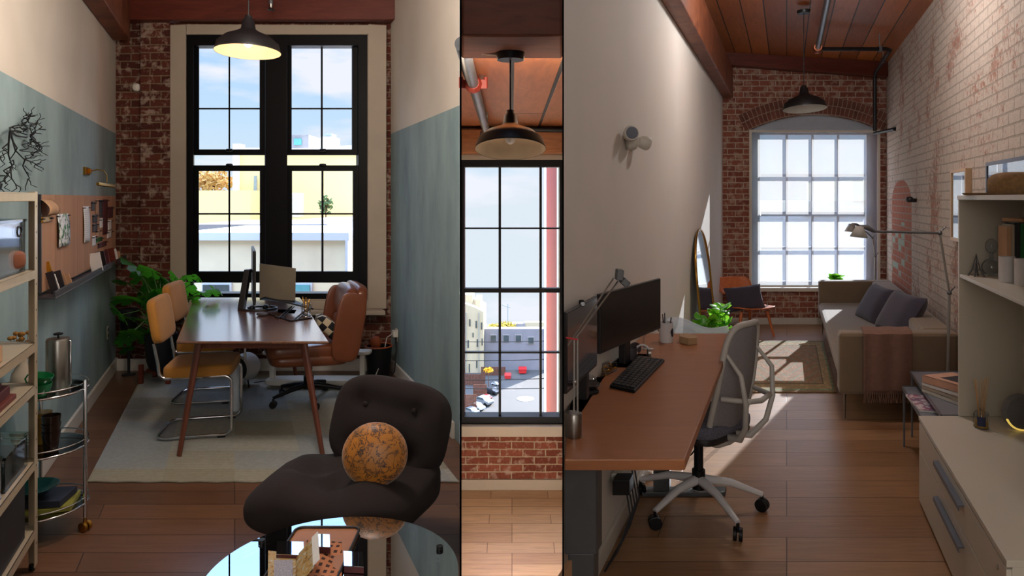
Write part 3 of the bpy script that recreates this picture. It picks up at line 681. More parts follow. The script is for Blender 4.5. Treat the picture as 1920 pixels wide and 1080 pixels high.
# ---- rug: pale wool with ribbed lines and blocks
t = NT('pale_ribbed_rug'); p, x, y, z = t.pos(); xr = t.math('SUBTRACT', x, t.math('MULTIPLY', y, -.4))
ck = t.n('ShaderNodeTexNoise'); ck.inputs['Scale'].default_value = 1; ck.inputs['Detail'].default_value = 0
t.l(t.comb(t.math('SNAP', xr, .42), t.math('SNAP', y, .30)), ck.inputs['Vector'])
blk = t.ramp(ck.outputs[0], [(.42, S((142, 146, 146))), (.5, S((164, 160, 148))), (.58, S((146, 140, 122)))])
rib = t.math('SINE', t.math('MULTIPLY', y, 230)); rb = t.math('MULTIPLY', t.math('GREATER_THAN', rib, .2), t.ramp(ck.outputs[0], [(.45, 0.0), (.5, .5)]))
c = t.mix(t.math('MULTIPLY', rb, .35), blk, S((96, 90, 82)))
t.bsdf(t.mix(.4, c, t.ramp(t.noise(p, 40, 4), [(.3, .7), (.7, 1.1)]), 'MULTIPLY'), .95, 0, t.noise(p, 160, 2), .4, .004); M['rug_left'] = t.m
def rug_mb(x0, x1, y0, y1, th=.012, n=40, wav=.006):
    mb = MB(); pts = []
    for i in range(n+1): pts.append((x0+(x1-x0)*i/n, y0+wav*math.sin(i*1.7)))
    for i in range(n+1): pts.append((x1-(x1-x0)*i/n, y1+wav*math.sin(i*1.3)))
    return mb.prism(pts, .001, th, 'z')
tag(obj('rug', rug_mb(-.856, 1.30, 4.02, 6.45), 'rug_left', None, 'L', bevel=.004), 'large pale woven rug with faint ribbed blocks under the dining desk', 'rug')
# ---- desk
DZ = .75
b = thing('desk', 'walnut desk with splayed round legs standing on the pale rug', 'desk', W('L', .11, 5.3, 0))
dx0, dx1, dy0, dy1 = -.369, .594, 4.366, 6.30
top = MB().prism([(dx0, dy0), (dx1, dy0), (dx1, dy1), (dx0, dy1)], DZ-.018, DZ, 'z')
obj('tabletop', top, 'desk_top', b, 'L', bevel=.006)
ap_ = MB(); ap_.box(dx0+.12, dx1-.12, dy0+.12, dy0+.14, DZ-.07, DZ-.018).box(dx0+.12, dx1-.12, dy1-.14, dy1-.12, DZ-.07, DZ-.018).box(dx0+.12, dx0+.14, dy0+.12, dy1-.12, DZ-.07, DZ-.018).box(dx1-.14, dx1-.12, dy0+.12, dy1-.12, DZ-.07, DZ-.018)
obj('apron', ap_, 'desk_leg', b, 'L')
for (sx, sy) in ((0, 0), (1, 0), (0, 1), (1, 1)):
    xt = (dx0+.14, dx1-.15)[sx]; xb = (dx0+.015, dx1-.035)[sx]; yt = (dy0+.12, dy1-.12)[sy]; yb = (dy0+.04, dy1-.02)[sy]
    obj('leg', MB().cyl((xb, yb, 0.013), (xt, yt, DZ-.02), .016, .026, 16), 'desk_leg', b, 'L')
# ---- cantilever chairs
def cesca():
    t = thing('cantilever_chair', 'mustard velvet cantilever chair with chrome tube frame, nearer of the two at the desk', 'chair', W('L', -.22, 4.93, .013), math.radians(13), 'mustard cantilever chairs at the desk')
    fr = MB()
    pts = []
    def arc(cx, cz, r, a0, a1, n, y): return [(cx+r*math.cos(a0+(a1-a0)*i/n), y, cz+r*math.sin(a0+(a1-a0)*i/n)) for i in range(n+1)]
    hw = .215
    side = [(-.235, .70), (-.20, .50)]
    def sidepts(y):
        q = [(-.27, y, .66), (-.245, y, .52)] + arc(-.185, .475, .055, PI, PI*1.5, 5, y) + arc(.17, .37, .05, PI/2, 0, 5, y) + arc(.17, .065, .05, 0, -PI/2, 5, y) + [(-.20, y, .015)]
        return q
    pts = sidepts(-hw) + [(-.25, -hw+.03, .015), (-.265, -hw+.09, .015), (-.265, hw-.09, .015), (-.25, hw-.03, .015)] + sidepts(hw)[::-1]
    fr.tube(pts, .011, 10)
    obj('frame', fr, 'chrome', t)
    obj('seat', MB().sell((0, 0, .455), (.225, .23, .045), .3, .25), 'mustard', t)
    R = rotm('Y', -.16)
    obj('backrest', MB().sell((-.275, 0, .80), (.032, .225, .155), .35, .3, R), 'mustard', t)
    for s in (-1, 1): obj('foot_glide', MB().box(.13, .18, s*hw-.012, s*hw+.012, 0, .008), 'black', t)
    return t
c1 = cesca()
copy_tree(c1, W('L', -.19, 5.72, .013), math.radians(10), 'mustard velvet cantilever chair with chrome tube frame, farther of the two, by the monstera')
# ---- caster and star base helpers
def caster(mb, p, r=.028, a=0):
    d = Vector((math.cos(a), math.sin(a), 0))*.012
    for s in (-1, 1):
        q = Vector(p)+d*s*1.1; mb.tube([q-d*.75, q-d*.6, q+d*.6, q+d*.75], [r*.85, r, r, r*.85], 18)
    mb.cyl(Vector(p)+Vector((0, 0, r*.3)), Vector(p)+Vector((0, 0, r*1.6)), .008)
def star(t, n, R_, hz_, mat, a0, cr=.028, thick=.024, cm='black'):
    for k in range(n):
        a = a0+2*PI*k/n; d = Vector((math.cos(a), math.sin(a), 0))
        mb = MB(); pts = [d*.02+Vector((0, 0, hz_)), d*R_*.5+Vector((0, 0, hz_-.018)), d*R_+Vector((0, 0, cr*2+.022))]
        mb.tube(pts, [thick, thick*.8, thick*.55], 8); lg = obj('leg', mb, mat, t)
        cs = MB(); caster(cs, d*R_+Vector((0, 0, cr)), cr, a+.9); obj('caster', cs, cm, lg)
# ---- leather office chair
b = thing('office_chair', 'brown leather swivel office chair with rounded headrest behind the desk', 'chair', W('L', .60, 5.62, .013), PI+.42)
# local +x = front
star(b, 5, .30, .13, 'black', .35)
obj('gas_lift', MB().cyl((0, 0, .10), (0, 0, .34), .028).cyl((0, 0, .10), (0, 0, .2), .04), 'black', b)
obj('seat', MB().sell((.05, 0, .44), (.29, .27, .06), .35, .3, rotm('Y', -.05)), 'leather', b)
obj('seat_shell', MB().sell((.02, 0, .375), (.30, .285, .05), .4, .3, rotm('Y', -.05)), 'leather', b)
Rb = rotm('Y', -.17)
obj('back_shell', MB().sell((-.34, 0, .64), (.05, .30, .30), .35, .3, Rb), 'leather', b)
bp = obj('back_pad', MB().sell((-.265, 0, .57), (.055, .245, .11), .5, .35, Rb), 'leather', b)
obj('headrest', MB().sell((-.315, 0, .80), (.075, .265, .13), .55, .35, Rb), 'leather', b)
for s in (-1, 1):
    obj('side_panel', MB().sell((-.27, s*.285, .62), (.115, .02, .27), .5, .4, Rb), 'leather', b)
# checkered pillow on it
t = NT('black_cream_checks'); v = t.objc(); ch = t.n('ShaderNodeTexChecker'); t.l(v, ch.inputs['Vector']); ch.inputs['Scale'].default_value = 18
ch.inputs['Color1'].default_value = S((22, 22, 26)); ch.inputs['Color2'].default_value = S((196, 180, 152)); t.bsdf(ch.outputs[0], .9); M['checks'] = t.m
b2 = thing('cushion', 'black and cream checkered cushion lying on the leather chair', 'cushion', (0, 0, 0)); b2.location = (at(622, 618, 5.55)); b2.rotation_euler = (0, .75, .35)
ROOT[b2.name] = Matrix.Translation(b2.location) @ Euler(b2.rotation_euler).to_matrix().to_4x4()
obj('cover', MB().pillow((0, 0, 0), .17, .10, .055), 'checks', b2)
# ---- monitor on the desk, seen from its edge
b = thing('monitor', 'thin black monitor seen edge-on on the walnut desk', 'monitor', W('L', .11, 5.75, DZ))
obj('panel', MB().box(.145, .168, 5.50, 6.06, .80, 1.235), 'screen_back', b, 'L', bevel=.006)
obj('screen', MB().box(.168, .170, 5.51, 6.05, .815, 1.225), 'black', b, 'L')
a0_ = on(452, 580, DZ); st = MB(); st.tube([a0_, at(470, 512, a0_.y), ], [.012, .012], 8)
pp = a0_
stm = MB().prism([(-.02, 0), (.028, 0), (.078, .325), (.034, .325)], -.03, .03, 'y'); stm.v = [q+Vector((pp.x, pp.y, DZ)) for q in stm.v]
obj('stand_column', stm, 'screen_back', b, world=True, bevel=.004)
obj('stand_arm', MB().cyl(pp+Vector((.055, 0, .305)), Vector((W('L', .15, 5.75).x, 5.75, 1.05)), .014), 'steel', b, world=True)
bs = MB(); c_ = pp+Vector((.13, .02, .006)); bs.tube([c_+Vector((.15*math.cos(a), .11*math.sin(a), 0)) for a in [PI*.85+i*PI*1.5/14 for i in range(15)]], .009, 8)
obj('stand_base', bs, 'screen_back', b, world=True)
# ---- laptop on its stand
ly = 5.62; LCx = at(521, 560, ly); b = thing('laptop', 'open laptop with a tan lid and small sticker, raised on a wire stand', 'laptop', (LCx.x, ly, .80))
l1, l2, l3, l4 = at(487, 560, ly+.02), at(554, 563, ly-.02), at(555, 503, ly+.03), at(487, 494, ly+.07)
def quad_slab(mb, p, th):
    n_ = (p[1]-p[0]).cross(p[3]-p[0]).normalized()*th
    return mb.add(list(p)+[q+n_ for q in p], [(0, 1, 2, 3), (7, 6, 5, 4), (0, 4, 5, 1), (1, 5, 6, 2), (2, 6, 7, 3), (3, 7, 4, 0)])
obj('lid', quad_slab(MB(), (l1, l2, l3, l4), .006), 'laptop', b, world=True, bevel=.002)
s1 = l4.lerp(l3, .07); s1 = s1+(l1-l4)*.10; ex = (l3-l4)*.16; ey = (l1-l4)*.15
obj('sticker', quad_slab(MB(), tuple(q+Vector((0, -.003, 0)) for q in (s1+ey, s1+ey+ex, s1+ex, s1)), .001), 'dark_print', b, world=True)
n1, n2 = at(497, 556, 5.42), at(588, 578, 5.40)
obj('keyboard_base', quad_slab(MB(), (l1, l2, n2, n1), .012), 'black', b, world=True, bevel=.002)
b = thing('laptop_stand', 'black folding wire stand holding the open laptop up', 'stand', on(545, 596, DZ))
sb = MB()
for pa, pb in (((522, 598), (547, 575)), ((550, 602), (578, 578))):
    f0 = on(pa[0], pa[1], DZ); h0 = at(pb[0], pb[1], 5.50)
    sb.cyl(f0+Vector((0, 0, .006)), h0, .006, None, 8); sb.cyl(f0+Vector((.025, 0, .006)), h0+Vector((.02, 0, 0)), .004, None, 8)
obj('strut', sb, 'black', b, world=True)
fb = MB(); q1, q2, q3 = on(505, 590, DZ), on(545, 603, DZ), on(585, 597, DZ)
fb.tube([q+Vector((0, 0, .005)) for q in (q1, q1.lerp(q2, .5), q2, q2.lerp(q3, .5), q3)], .005, 8).tube([on(517, 596, DZ)+Vector((0, 0, .005)), on(535, 598, DZ)+Vector((0, 0, .005))], .009, 8)
obj('foot', fb, 'black', b, world=True)
tag(obj('cable', MB().tube([on(560, 592, DZ)+Vector((0, 0, .004)), on(572, 594, DZ)+Vector((0, 0, .03)), on(582, 590, DZ)+Vector((0, 0, .05)), on(586, 584, DZ)+Vector((0, 0, .05))], .003, 6), 'black', None, world=True), 'thin black cable looping at the right edge of the walnut desk', 'cable')
tag(obj('computer_mouse', MB().sell(on(492, 592, DZ)+Vector((0, 0, .014)), (.045, .028, .014), .7, .8), 'ledge_grey', None, world=True), 'grey mouse lying on the walnut desk by the monitor foot', 'mouse')
hp_ = on(482, 580, DZ); tag(obj('headphones', MB().tube([hp_+Vector((.07*math.cos(a), .05*math.sin(a), .014)) for a in [i*PI*1.4/12 for i in range(13)]], .008, 8).sell(hp_+Vector((.07, 0, .02)), (.022, .03, .02), .8, .8, None, 14, 10).sell(hp_+Vector((-.02, -.05, .02)), (.022, .03, .02), .8, .8, None, 14, 10), 'black', None, world=True), 'black headphones lying on the desk under the monitor', 'headphones')
tag(obj('tablet', MB().box(-.09, .09, -.06, .06, 0, .008).tube([(0, 0, 0)], .001) if False else quad_slab(MB(), (on(520, 586, DZ), on(552, 588, DZ), on(556, 581, DZ), on(522, 580, DZ)), -.006), 'black', None, world=True), 'black slate tablet lying flat behind the laptop stand', 'tablet')
b = thing('pencil_cup', 'wire pencil cup at the far right corner of the walnut desk', 'cup', on(586, 590, .75)); pc = b.location.copy()
b.location = pc = W('L', .545, 5.3, DZ); ROOT[b.name] = Matrix.Translation(pc)
wc = MB()
for i in range(12):
    a = i*PI/6; wc.cyl((.033*math.cos(a), .033*math.sin(a), 0), (.036*math.cos(a), .036*math.sin(a), .095), .0018, None, 5)
for zz in (.002, .03, .06, .095): wc.tube([(.035*math.cos(a), .035*math.sin(a), zz) for a in [i*PI/12 for i in range(24)]], .0022, 6, True)
wc.cyl((0, 0, 0), (0, 0, .004), .033)
obj('basket', wc, 'steel', b)
pn = MB()
for i in range(5): pn.cyl((.01*math.cos(i*2), .01*math.sin(i*2), .005), (.028*math.cos(i*2), .028*math.sin(i*2), .13+.01*(i % 3)), .0035, None, 6)
obj('pens', pn, 'brass', b)
# ---- monstera
def leaf(mb, c, size, yaw, pitch, roll=0, notches=4):
    R = Euler((pitch, roll, yaw)).to_matrix(); n = 34; out = []
    for i in range(n):
        t_ = -PI+2*PI*i/n; r = size*(.62+.38*math.cos(t_*.5)**.8*1.0)*(1-.22*math.cos(t_+PI)**8)
        if abs(t_) > .5 and abs(t_) < 2.5: r *= 1-(.42 if (i % 5) == 2 else 0)*.9*(notches > 0)
        if abs(t_) > 2.9: r *= .45
        x = math.sin(t_)*r*.85; y = math.cos(t_)*r
        out.append(Vector((x, y, -.35*x*x/size-.25*max(0, y)**2/size)))
    out = [R @ q+Vector(c) for q in out]; b_ = R @ Vector((0, -.15*size, .01))+Vector(c)
    return mb.add([b_]+out, [(0, i+1, (i+1) % n+1) for i in range(n)], True)
b = thing('potted_monstera', 'large monstera with glossy split leaves in the brick corner by the window', 'plant', W('L', -.66, 6.25, .0))
rnd = random.Random(4); B0 = Vector(b.location)+Vector((0, 0, .42))
fm = MB(); sm_ = MB()
spots = [(250, 497, .17), (268, 520, .16), (285, 508, .15), (300, 520, .16), (318, 530, .14), (335, 540, .13), (352, 545, .12), (374, 548, .11), (397, 549, .10), (408, 543, .10), (350, 522, .09), (372, 522, .07), (240, 560, .17), (262, 560, .17), (285, 560, .17), (305, 556, .14), (228, 590, .16), (250, 600, .17), (275, 600, .16), (300, 590, .14), (320, 566, .12), (235, 530, .15), (245, 625, .14), (270, 630, .14), (295, 625, .12), (232, 640, .10), (238, 655, .09), (280, 545, .15), (310, 545, .13), (362, 560, .08), (330, 520, .10)]
for (px, py, sz_) in spots:
    far = 6.15+rnd.uniform(-.22, .25) if px < 330 else 6.02+rnd.uniform(-.05, .2)
    q = at(px, py, far)
    if q.x+.4*q.y < LW0+.16: q.x = LW0+.16-.4*q.y
    q.y = min(q.y, 6.46)
    leaf(fm, q, sz_*.95, rnd.uniform(-1.1, 1.1)+PI, rnd.uniform(.5, 1.25), rnd.uniform(-.5, .5))
    mid = B0.lerp(q, .55)+Vector((0, 0, .12)); sm_.tube([B0+Vector((rnd.uniform(-.04, .04), rnd.uniform(-.04, .04), 0)), B0.lerp(mid, .6), mid, q], [.007, .006, .005, .003], 6)
obj('foliage', fm, 'leaf', b, world=True); obj('stems', sm_, 'leaf_stem', b, world=True)
obj('pot', MB().lathe([(0, .12), (.10, .12), (.125, .20), (.14, .40), (.135, .43), (.12, .43), (.11, .38), (0, .38)], n=28), 'dark_pot', b)
ps = MB()
for sx in (-1, 1):
    for sy in (-1, 1): ps.cbox((sx*.12, sy*.12, .09), .035, .035, .18)
ps.cbox((0, 0, .10), .26, .03, .03).cbox((0, 0, .10), .03, .26, .03)
obj('pot_stand', ps, 'beam_red', b, bevel=.003)
# small hanging pot in the corner shade
b = thing('planter', 'tall dark pot standing in the brick corner left of the monstera', 'planter', W('L', -.99, 6.48, .0))
obj('vessel', MB().lathe([(0, .30), (.04, .30), (.07, .45), (.075, .62), (.06, .62), (0, .58)], n=24), 'dark_pot', b)
obj('stand', MB().cyl((0, 0, 0), (0, 0, .30), .012).lathe([(0, 0), (.06, 0), (.06, .01), (0, .014)]), 'dark_pot', b)
# ---- fan heater
hc = W('L', .075, 6.05, .013)
b = thing('fan_heater', 'round white fan heater with dark front grille under the desk', 'heater', hc, math.radians(-20))
obj('housing', MB().tube([(0, .10, .165), (0, .07, .165), (0, -.06, .165), (0, -.07, .165)], [.10, .118, .118, .10], 32), 'trim', b)
gr = MB().tube([(0, -.0705, .165), (0, -.075, .165)], [.10, .095], 32)
g_ = obj('grille', gr, 'black', b)
for s in (-1, 1): obj('foot', MB().tube([(s*.05, 0, .06), (s*.08, -.02, .0)], .007, 8), 'black', b)
b = thing('white_cylinder_stand', 'slim white pillar behind the near mustard chair', 'stand', W('L', .0, 5.35, .013))
obj('column', MB().tube([(0, 0, 0), (0, 0, .02), (0, 0, .33), (0, 0, .35)], [.03, .036, .036, .03], 28), 'win_white', b)
# ---- low white frame by the window
b = thing('low_bench', 'low white metal bench on two posts behind the leather chair', 'bench', W('L', .75, 6.05, .013))
wb = MB().sell(W('L', .72, 6.05, .06), (.44, .09, .028), .3, .3)
obj('base_plate', wb, 'trim', b, world=True)
for px in (512, 682):
    Xp = (px-440)*6.0/FPX; o_ = MB().cbox(W('L', Xp, 6.05, .19), .04, .05, .25).sell(W('L', Xp, 6.05, .31), (.075, .07, .018), .5, .4); obj('post', o_, 'trim', b, world=True)
# ---- bin with orange liner, socket and flex
b = thing('waste_bin', 'dark round bin with an orange rim against the right wall', 'bin', W('L', 1.32, 6.35, 0))
obj('bin_body', MB().lathe([(0, 0), (.10, 0), (.12, .30), (.11, .30), (.095, .02), (0, .02)], n=30), 'black', b)
obj('rim', MB().tube([(.12*math.cos(a), .12*math.sin(a), .30) for a in [i*PI/16 for i in range(32)]], .008, 8, True).sell((-.03, 0, .33), (.05, .03, .06), .8, .8, None, 14, 10), P('orange_liner', (150, 70, 30), .6), b)
def socket(name, c, room, side, label, w=.075, h=.115):
    t = thing(name, label, 'socket', W(room, *c)); x, y, z = c
    obj('plate', MB().box(x, x-side*.008, y-w/2, y+w/2, z-h/2, z+h/2), 'trim', t, room, bevel=.002)
    obj('outlet', MB().box(x-side*.008, x-side*.0095, y-.02, y+.02, z+.012, z+.042).box(x-side*.008, x-side*.0095, y-.02, y+.02, z-.042, z-.012), 'dark_print', t, room); return t
socket('wall_socket', (LW1, 6.45, .38), 'L', 1, 'white wall socket with plugs on the right blue-green wall')
socket('wall_socket', (LW0, 6.25, .44), 'L', -1, 'white wall socket low on the left blue-green wall by the corner')
b = thing('power_adapter', 'white plug-in adapter in the right-hand socket', 'plug', W('L', LW1-.03, 6.42, .40))
obj('body', MB().box(LW1-.055, LW1-.01, 6.36, 6.43, .375, .43), 'trim', b, 'L', bevel=.004)
tag(obj('power_cable', MB().tube([W('L', LW1-.03, 6.38, .37), W('L', LW1-.035, 6.33, .27), W('L', LW1-.08, 6.2, .10), W('L', LW1-.2, 6.1, .02), W('L', LW1-.4, 6.05, .02), W('L', LW1-.55, 6.0, .03)], .006, 8), 'black', None, world=True), 'thick black cable hanging from the right-hand socket to the floor', 'cable')
tag(obj('power_cable', MB().tube([W('L', LW1-.055, 6.40, .40), W('L', LW1-.12, 6.33, .38), W('L', LW1-.17, 6.28, .2), W('L', LW1-.25, 6.22, .05), W('L', LW1-.32, 6.18, .012)], .004, 8), 'trim', None, world=True), 'thin white cable running down beside the dark bin', 'cable')
tag(obj('power_cable', MB().tube([W('L', .17, 6.1, .03), W('L', .3, 6.2, .02), W('L', .36, 6.25, .12), W('L', .33, 6.28, .3), W('L', .30, 6.2, .6)], .004, 8), 'black', None, world=True), 'black cable looping between the fan heater and the desk', 'cable')
# ---- picture light, branch, cork board
wl = LW0
def LWp(px, py, off=0.0):   # on (or off) the left wall
    Xw = wl+off; Y = Xw*FPX/(px-440); return (Xw, Y, EYE-(py-HOR)*Y/FPX)
p0 = LWp(160, 321)
b = thing('picture_light', 'brass picture light on a curved arm above the cork board', 'wall lamp', W('L', *p0))
Yp = p0[1]; zp = p0[2]
obj('wall_plate', MB().box(wl, wl+.02, Yp-.08, Yp+.08, zp-.03, zp+.03).box(wl+.02, wl+.045, Yp-.02, Yp+.03, zp-.018, zp+.018), 'brass', b, 'L', bevel=.003)
arm = [(wl+.04, Yp+.0, zp+.0), (wl+.09, Yp+.0, zp+.012), (wl+.14, Yp, zp+.005), (wl+.165, Yp, zp-.03), (wl+.165, Yp, zp-.085)]
obj('arm', MB().tube(arm, .005, 8), 'brass', b, 'L')
obj('lamp_tube', MB().tube([(wl+.12, Yp-.13, zp-.10), (wl+.12, Yp-.125, zp-.10), (wl+.20, Yp+.125, zp-.112), (wl+.20, Yp+.13, zp-.112)], [.010, .014, .014, .010], 12), 'brass', b, 'L')
# branch
rnd = random.Random(12); bm_ = MB()
def twig(y, z, a, l, d, r):
    if d == 0 or l < .025: return
    n = 3; pts = [(wl+.03+.01*d, y, z)]; aa = a
    for i in range(n):
        aa += rnd.uniform(-.25, .25); y += math.cos(aa)*l/n*2.1; z += math.sin(aa)*l/n; pts.append((wl+.02+rnd.uniform(0, .05), y, z))
        if rnd.random() < .6: twig(y, z, aa+rnd.choice((-1, 1))*rnd.uniform(.5, 1.0), l*.5, d-1, r*.7)
    bm_.tube([W('L', *q) for q in pts], [r*(1-.15*i) for i in range(len(pts))], 5)
    twig(y, z, aa+.5, l*.6, d-1, r*.75); twig(y, z, aa-.5, l*.6, d-1, r*.75)
c0 = LWp(0, 275)
for a_, l_ in ((.3, .17), (-.25, .17), (.65, .13), (-.85, .17), (-1.35, .16)): twig(3.36, c0[2]+.07, a_, l_*1.05, 3, .0055)
tag(obj('branch', bm_, 'black', None, world=True), 'dark bare branching twig sculpture on the left wall above the shelf', 'branch')
# board: backing + ledge
b = thing('cork_board', 'wide tan cork board with a dark ledge on the left wall', 'board', W('L', wl, 5.3, 1.10))
ob_ = obj('backing', MB().box(wl, wl+.025, 4.04, 6.55, 1.10, 1.672), 'cork', b, 'L', bevel=.002)
obj('side_edge', MB().box(wl, wl+.026, 4.02, 4.04, 1.10, 1.674), 'ledge_grey', b, 'L')
obj('ledge', MB().box(wl+.0, wl+.12, 3.98, 6.60, 1.07, 1.082).box(wl+.108, wl+.12, 3.98, 6.60, 1.082, 1.115), 'ledge_grey', b, 'L', bevel=.002)
def pinned(name, y0, y1, z0, z1, mat, label, cat='paper', off=.028, curl=.0, group='papers pinned to the cork board'):
    t = thing(name, label, cat, W('L', wl+off, (y0+y1)/2, z0), group=group)
    def f(u, v):
        return W('L', wl+off+curl*math.sin(v*PI)*.6+curl*(1-v)*.8+.001, y0+(y1-y0)*u, z0+(z1-z0)*v)
    obj('sheet', MB().grid(f, 4, 8), mat, t, world=True, solid=.0015)
    pm = MB()
    for yy in (y0+.01, y1-.01): pm.sell(W('L', wl+off+.008, yy, z1-.012), (.008, .014, .004), .6, .6, None, 8, 6)
    obj('pin', pm, 'black', t, world=True); return t
def bp(px, py):
    Y = (wl+.03)*FPX/(px-440); return Y, EYE-(py-HOR)*Y/FPX
def pin_px(name, x0, x1, yt, yb, mat, label, **k):
    Y0, za = bp(x0, yt); Y1, zb_ = bp(x1, yt); _, z0 = bp(x0, yb); return pinned(name, Y0, Y1, z0, za, mat, label, **k)
t = NT('botanical_print'); p, x, y, z = t.pos(); n1_ = t.noise(p, 26, 5, .6, .8)
t.bsdf(t.mix(t.ramp(n1_, [(.5, 0.0), (.54, 1.0)]), S((222, 224, 230)), t.ramp(t.noise(p, 12, 2), [(.4, S((60, 66, 76))), (.55, S((70, 130, 84)))])), .85); M['botanical'] = t.m
t = NT('lined_note'); p, x, y, z = t.pos(); ln = t.math('SINE', t.math('MULTIPLY', z, 420)); mk = t.math('MULTIPLY', t.math('GREATER_THAN', ln, .5), t.ramp(t.noise(p, 90, 2), [(.45, 0.0), (.5, .5)]))
t.bsdf(t.mix(mk, S((228, 226, 224)), S((110, 110, 116))), .85); M['note'] = t.m
pin_px('paper_strip', 77, 97, 374, 404, 'kraft', 'curled pink-tan paper pinned at the upper left of the cork board', curl=.05)
pin_px('gold_card', 78, 96, 407, 418, 'gold', 'small gold card pinned under the curled paper', cat='card')
pin_px('art_print', 107, 128, 402, 464, 'botanical', 'white paper with a dark and green plant print on the cork board', curl=.015)
pin_px('paper_note', 156, 167, 387, 455, 'note', 'long narrow white note pinned at the middle of the cork board', curl=.01)
for nm, a in (('photo_card', (172, 178, 378, 395, 'ledge_grey', 'small grey-pink card in the top row of the right cluster, leftmost')), ('photo_strip', (180, 185, 374, 402, 'kraft', 'pale strip hanging at the top of the right cluster')), ('photo_card', (187, 192, 375, 408, 'dark_print', 'dark olive card right of the pale strip')), ('photo_card', (174, 183, 403, 418, 'dark_print', 'dark square photo at mid height of the right cluster')), ('photo_card', (174, 183, 420, 436, 'ledge_grey', 'grey square photo below the dark square one')), ('photo_card', (187, 194, 410, 428, 'paper', 'small white card right of the dark square photo')), ('wine_banner', (193, 202, 374, 441, 'wine', 'tall wine-red paper banner at the right end of the cork board')), ('photo_card', (203, 212, 388, 409, 'wine', 'small wine-red card right of the tall banner')), ('photo_card', (202, 210, 413, 432, 'paper', 'white and dark card low at the right end of the board')), ('photo_card', (173, 180, 443, 462, 'paper', 'torn white slip at the bottom of the right cluster')), ('green_card', (181, 192, 447, 455, 'green_ceramic', 'small green card at the bottom of the cluster')), ('photo_card', (184, 200, 456, 466, 'wine', 'reddish-brown card just above the ledge')), ('photo_card', (180, 188, 432, 446, 'kraft', 'tan slip between the grey photo and the green card')), ('photo_card', (201, 210, 434, 447, 'paper', 'small printed card below the white and dark card'))):
    pin_px(nm, *a, cat='card')
# things on the ledge: leaning cards (thin slabs)
def lean(name, px, pb, ptop, w, mat, label, tilt=.25, th=.006, cat='card', xo=.085, group='cards leaning on the ledge', dy=0):
    Y = (wl+xo)*FPX/(px-440); hgt = (pb-ptop)*Y/FPX*.95
    t = thing(name, label, cat, W('L', wl+xo, Y, 1.083), -.0, group)
    # a slab facing the camera side, leaning back along the wall
    m_ = MB(); R = rotm('X', -tilt*0+.0) @ rotm('Y', -tilt)
    m_.cbox((0, 0, hgt/2), w, th, hgt, None); m_.v = [R @ q for q in m_.v]
    obj('card', m_, mat, t); return t
lean('card', 104, 530, 485, .045, 'dark_print', 'black card at the near end of the ledge', .28)
lean('card', 108, 525, 488, .04, 'paper', 'pale label card in front of the black one at the ledge near end', .32, cat='card')
lean('tall_card', 106, 527, 462, .028, 'gold', 'tall narrow gold and white card standing at the near end of the ledge', .30)
lean('card', 116, 524, 484, .05, 'dark_print', 'dark patterned card behind the tall gold one', .28)
lean('card', 122, 522, 490, .05, 'kraft', 'kraft envelope fourth from the near end of the ledge', .34)
lean('card', 131, 517, 492, .045, 'kraft', 'small tan card farthest of the near cluster on the ledge', .36)
lean('card', 183, 500, 463, .09, 'paper', 'large white card with dark print leaning at the middle of the ledge', .2)
lean('card', 192, 498, 463, .08, 'screen_back', 'charcoal card right of the large white one', .2)
lean('card', 200, 494, 462, .07, 'wine', 'reddish card with a white top on the ledge', .2)
lean('card', 209, 490, 459, .09, 'beam_red', 'brown card near the far end of the ledge', .2)
lean('card', 215, 487, 461, .07, 'paper', 'white-topped card second from the far end of the ledge', .2)
lean('card', 221, 484, 466, .06, 'kraft', 'tan card at the far end of the ledge', .2)
# small cork plane: dark square card sticking out
# ---- shelving unit
SX1 = -.881; SX0 = wl+.012; SY1 = 3.10; SY0 = 2.28
b = thing('shelving_unit', 'cream metal shelving unit standing at the left edge by the wall', 'shelf', W('L', (SX0+SX1)/2, (SY0+SY1)/2, 0))
levels = [1.675, 1.333, 1.01, .825, .49, .188]
for zz in levels:
    m_ = MB().box(SX0, SX1, SY0, SY1, zz-.006, zz).box(SX1-.006, SX1, SY0, SY1, zz-.038, zz).box(SX0, SX0+.006, SY0, SY1, zz-.038, zz).box(SX0, SX1, SY1-.006, SY1, zz-.038, zz)
    obj('shelf', m_, 'shelf_metal', b, 'L', bevel=.002)
for (px_, py_) in ((SX1, SY1), (SX0, SY1), (SX1, SY0), (SX0, SY0)):
    sx = -1 if px_ == SX1 else 1; sy = -1 if py_ == SY1 else 1
    m_ = MB().box(px_, px_+sx*.004, py_, py_+sy*.045, .02, 1.68).box(px_, px_+sx*.04, py_, py_+sy*.004, .02, 1.68)
    pt = obj('post', m_, 'shelf_metal', b, 'L')
    hm = MB()
    for i in range(14):
        zc = .12+i*.115; hm.cyl((px_+sx*-.0005, py_+sy*.02, zc), (px_+sx*.0045, py_+sy*.02, zc), .005, None, 8)
    obj('bolt_hole', hm, 'black', pt, 'L')
    obj('foot', MB().cyl((px_+sx*.02, py_+sy*.02, 0), (px_+sx*.02, py_+sy*.02, .022), .014), 'black', b, 'L')
def openbox(mb, x0, x1, y0, y1, z0, z1, th=.004, fl=0):
    mb.box(x0, x1, y0, y1, z0, z0+th)
    return mb.box(x0-fl, x0+th, y0, y1, z0, z1).box(x1-th, x1+fl, y0, y1, z0, z1).box(x0, x1, y0-fl, y0+th, z0, z1).box(x0, x1, y1-th, y1+fl, z0, z1)
b = thing('storage_bin', 'clear plastic bin with a handle hole on the upper shelf', 'bin', W('L', -1.01, 2.85, 1.334))
obj('bin_shell', openbox(MB(), SX0+.03, SX1-.03, 2.62, 3.02, 1.334, 1.56), 'clear', b, 'L')
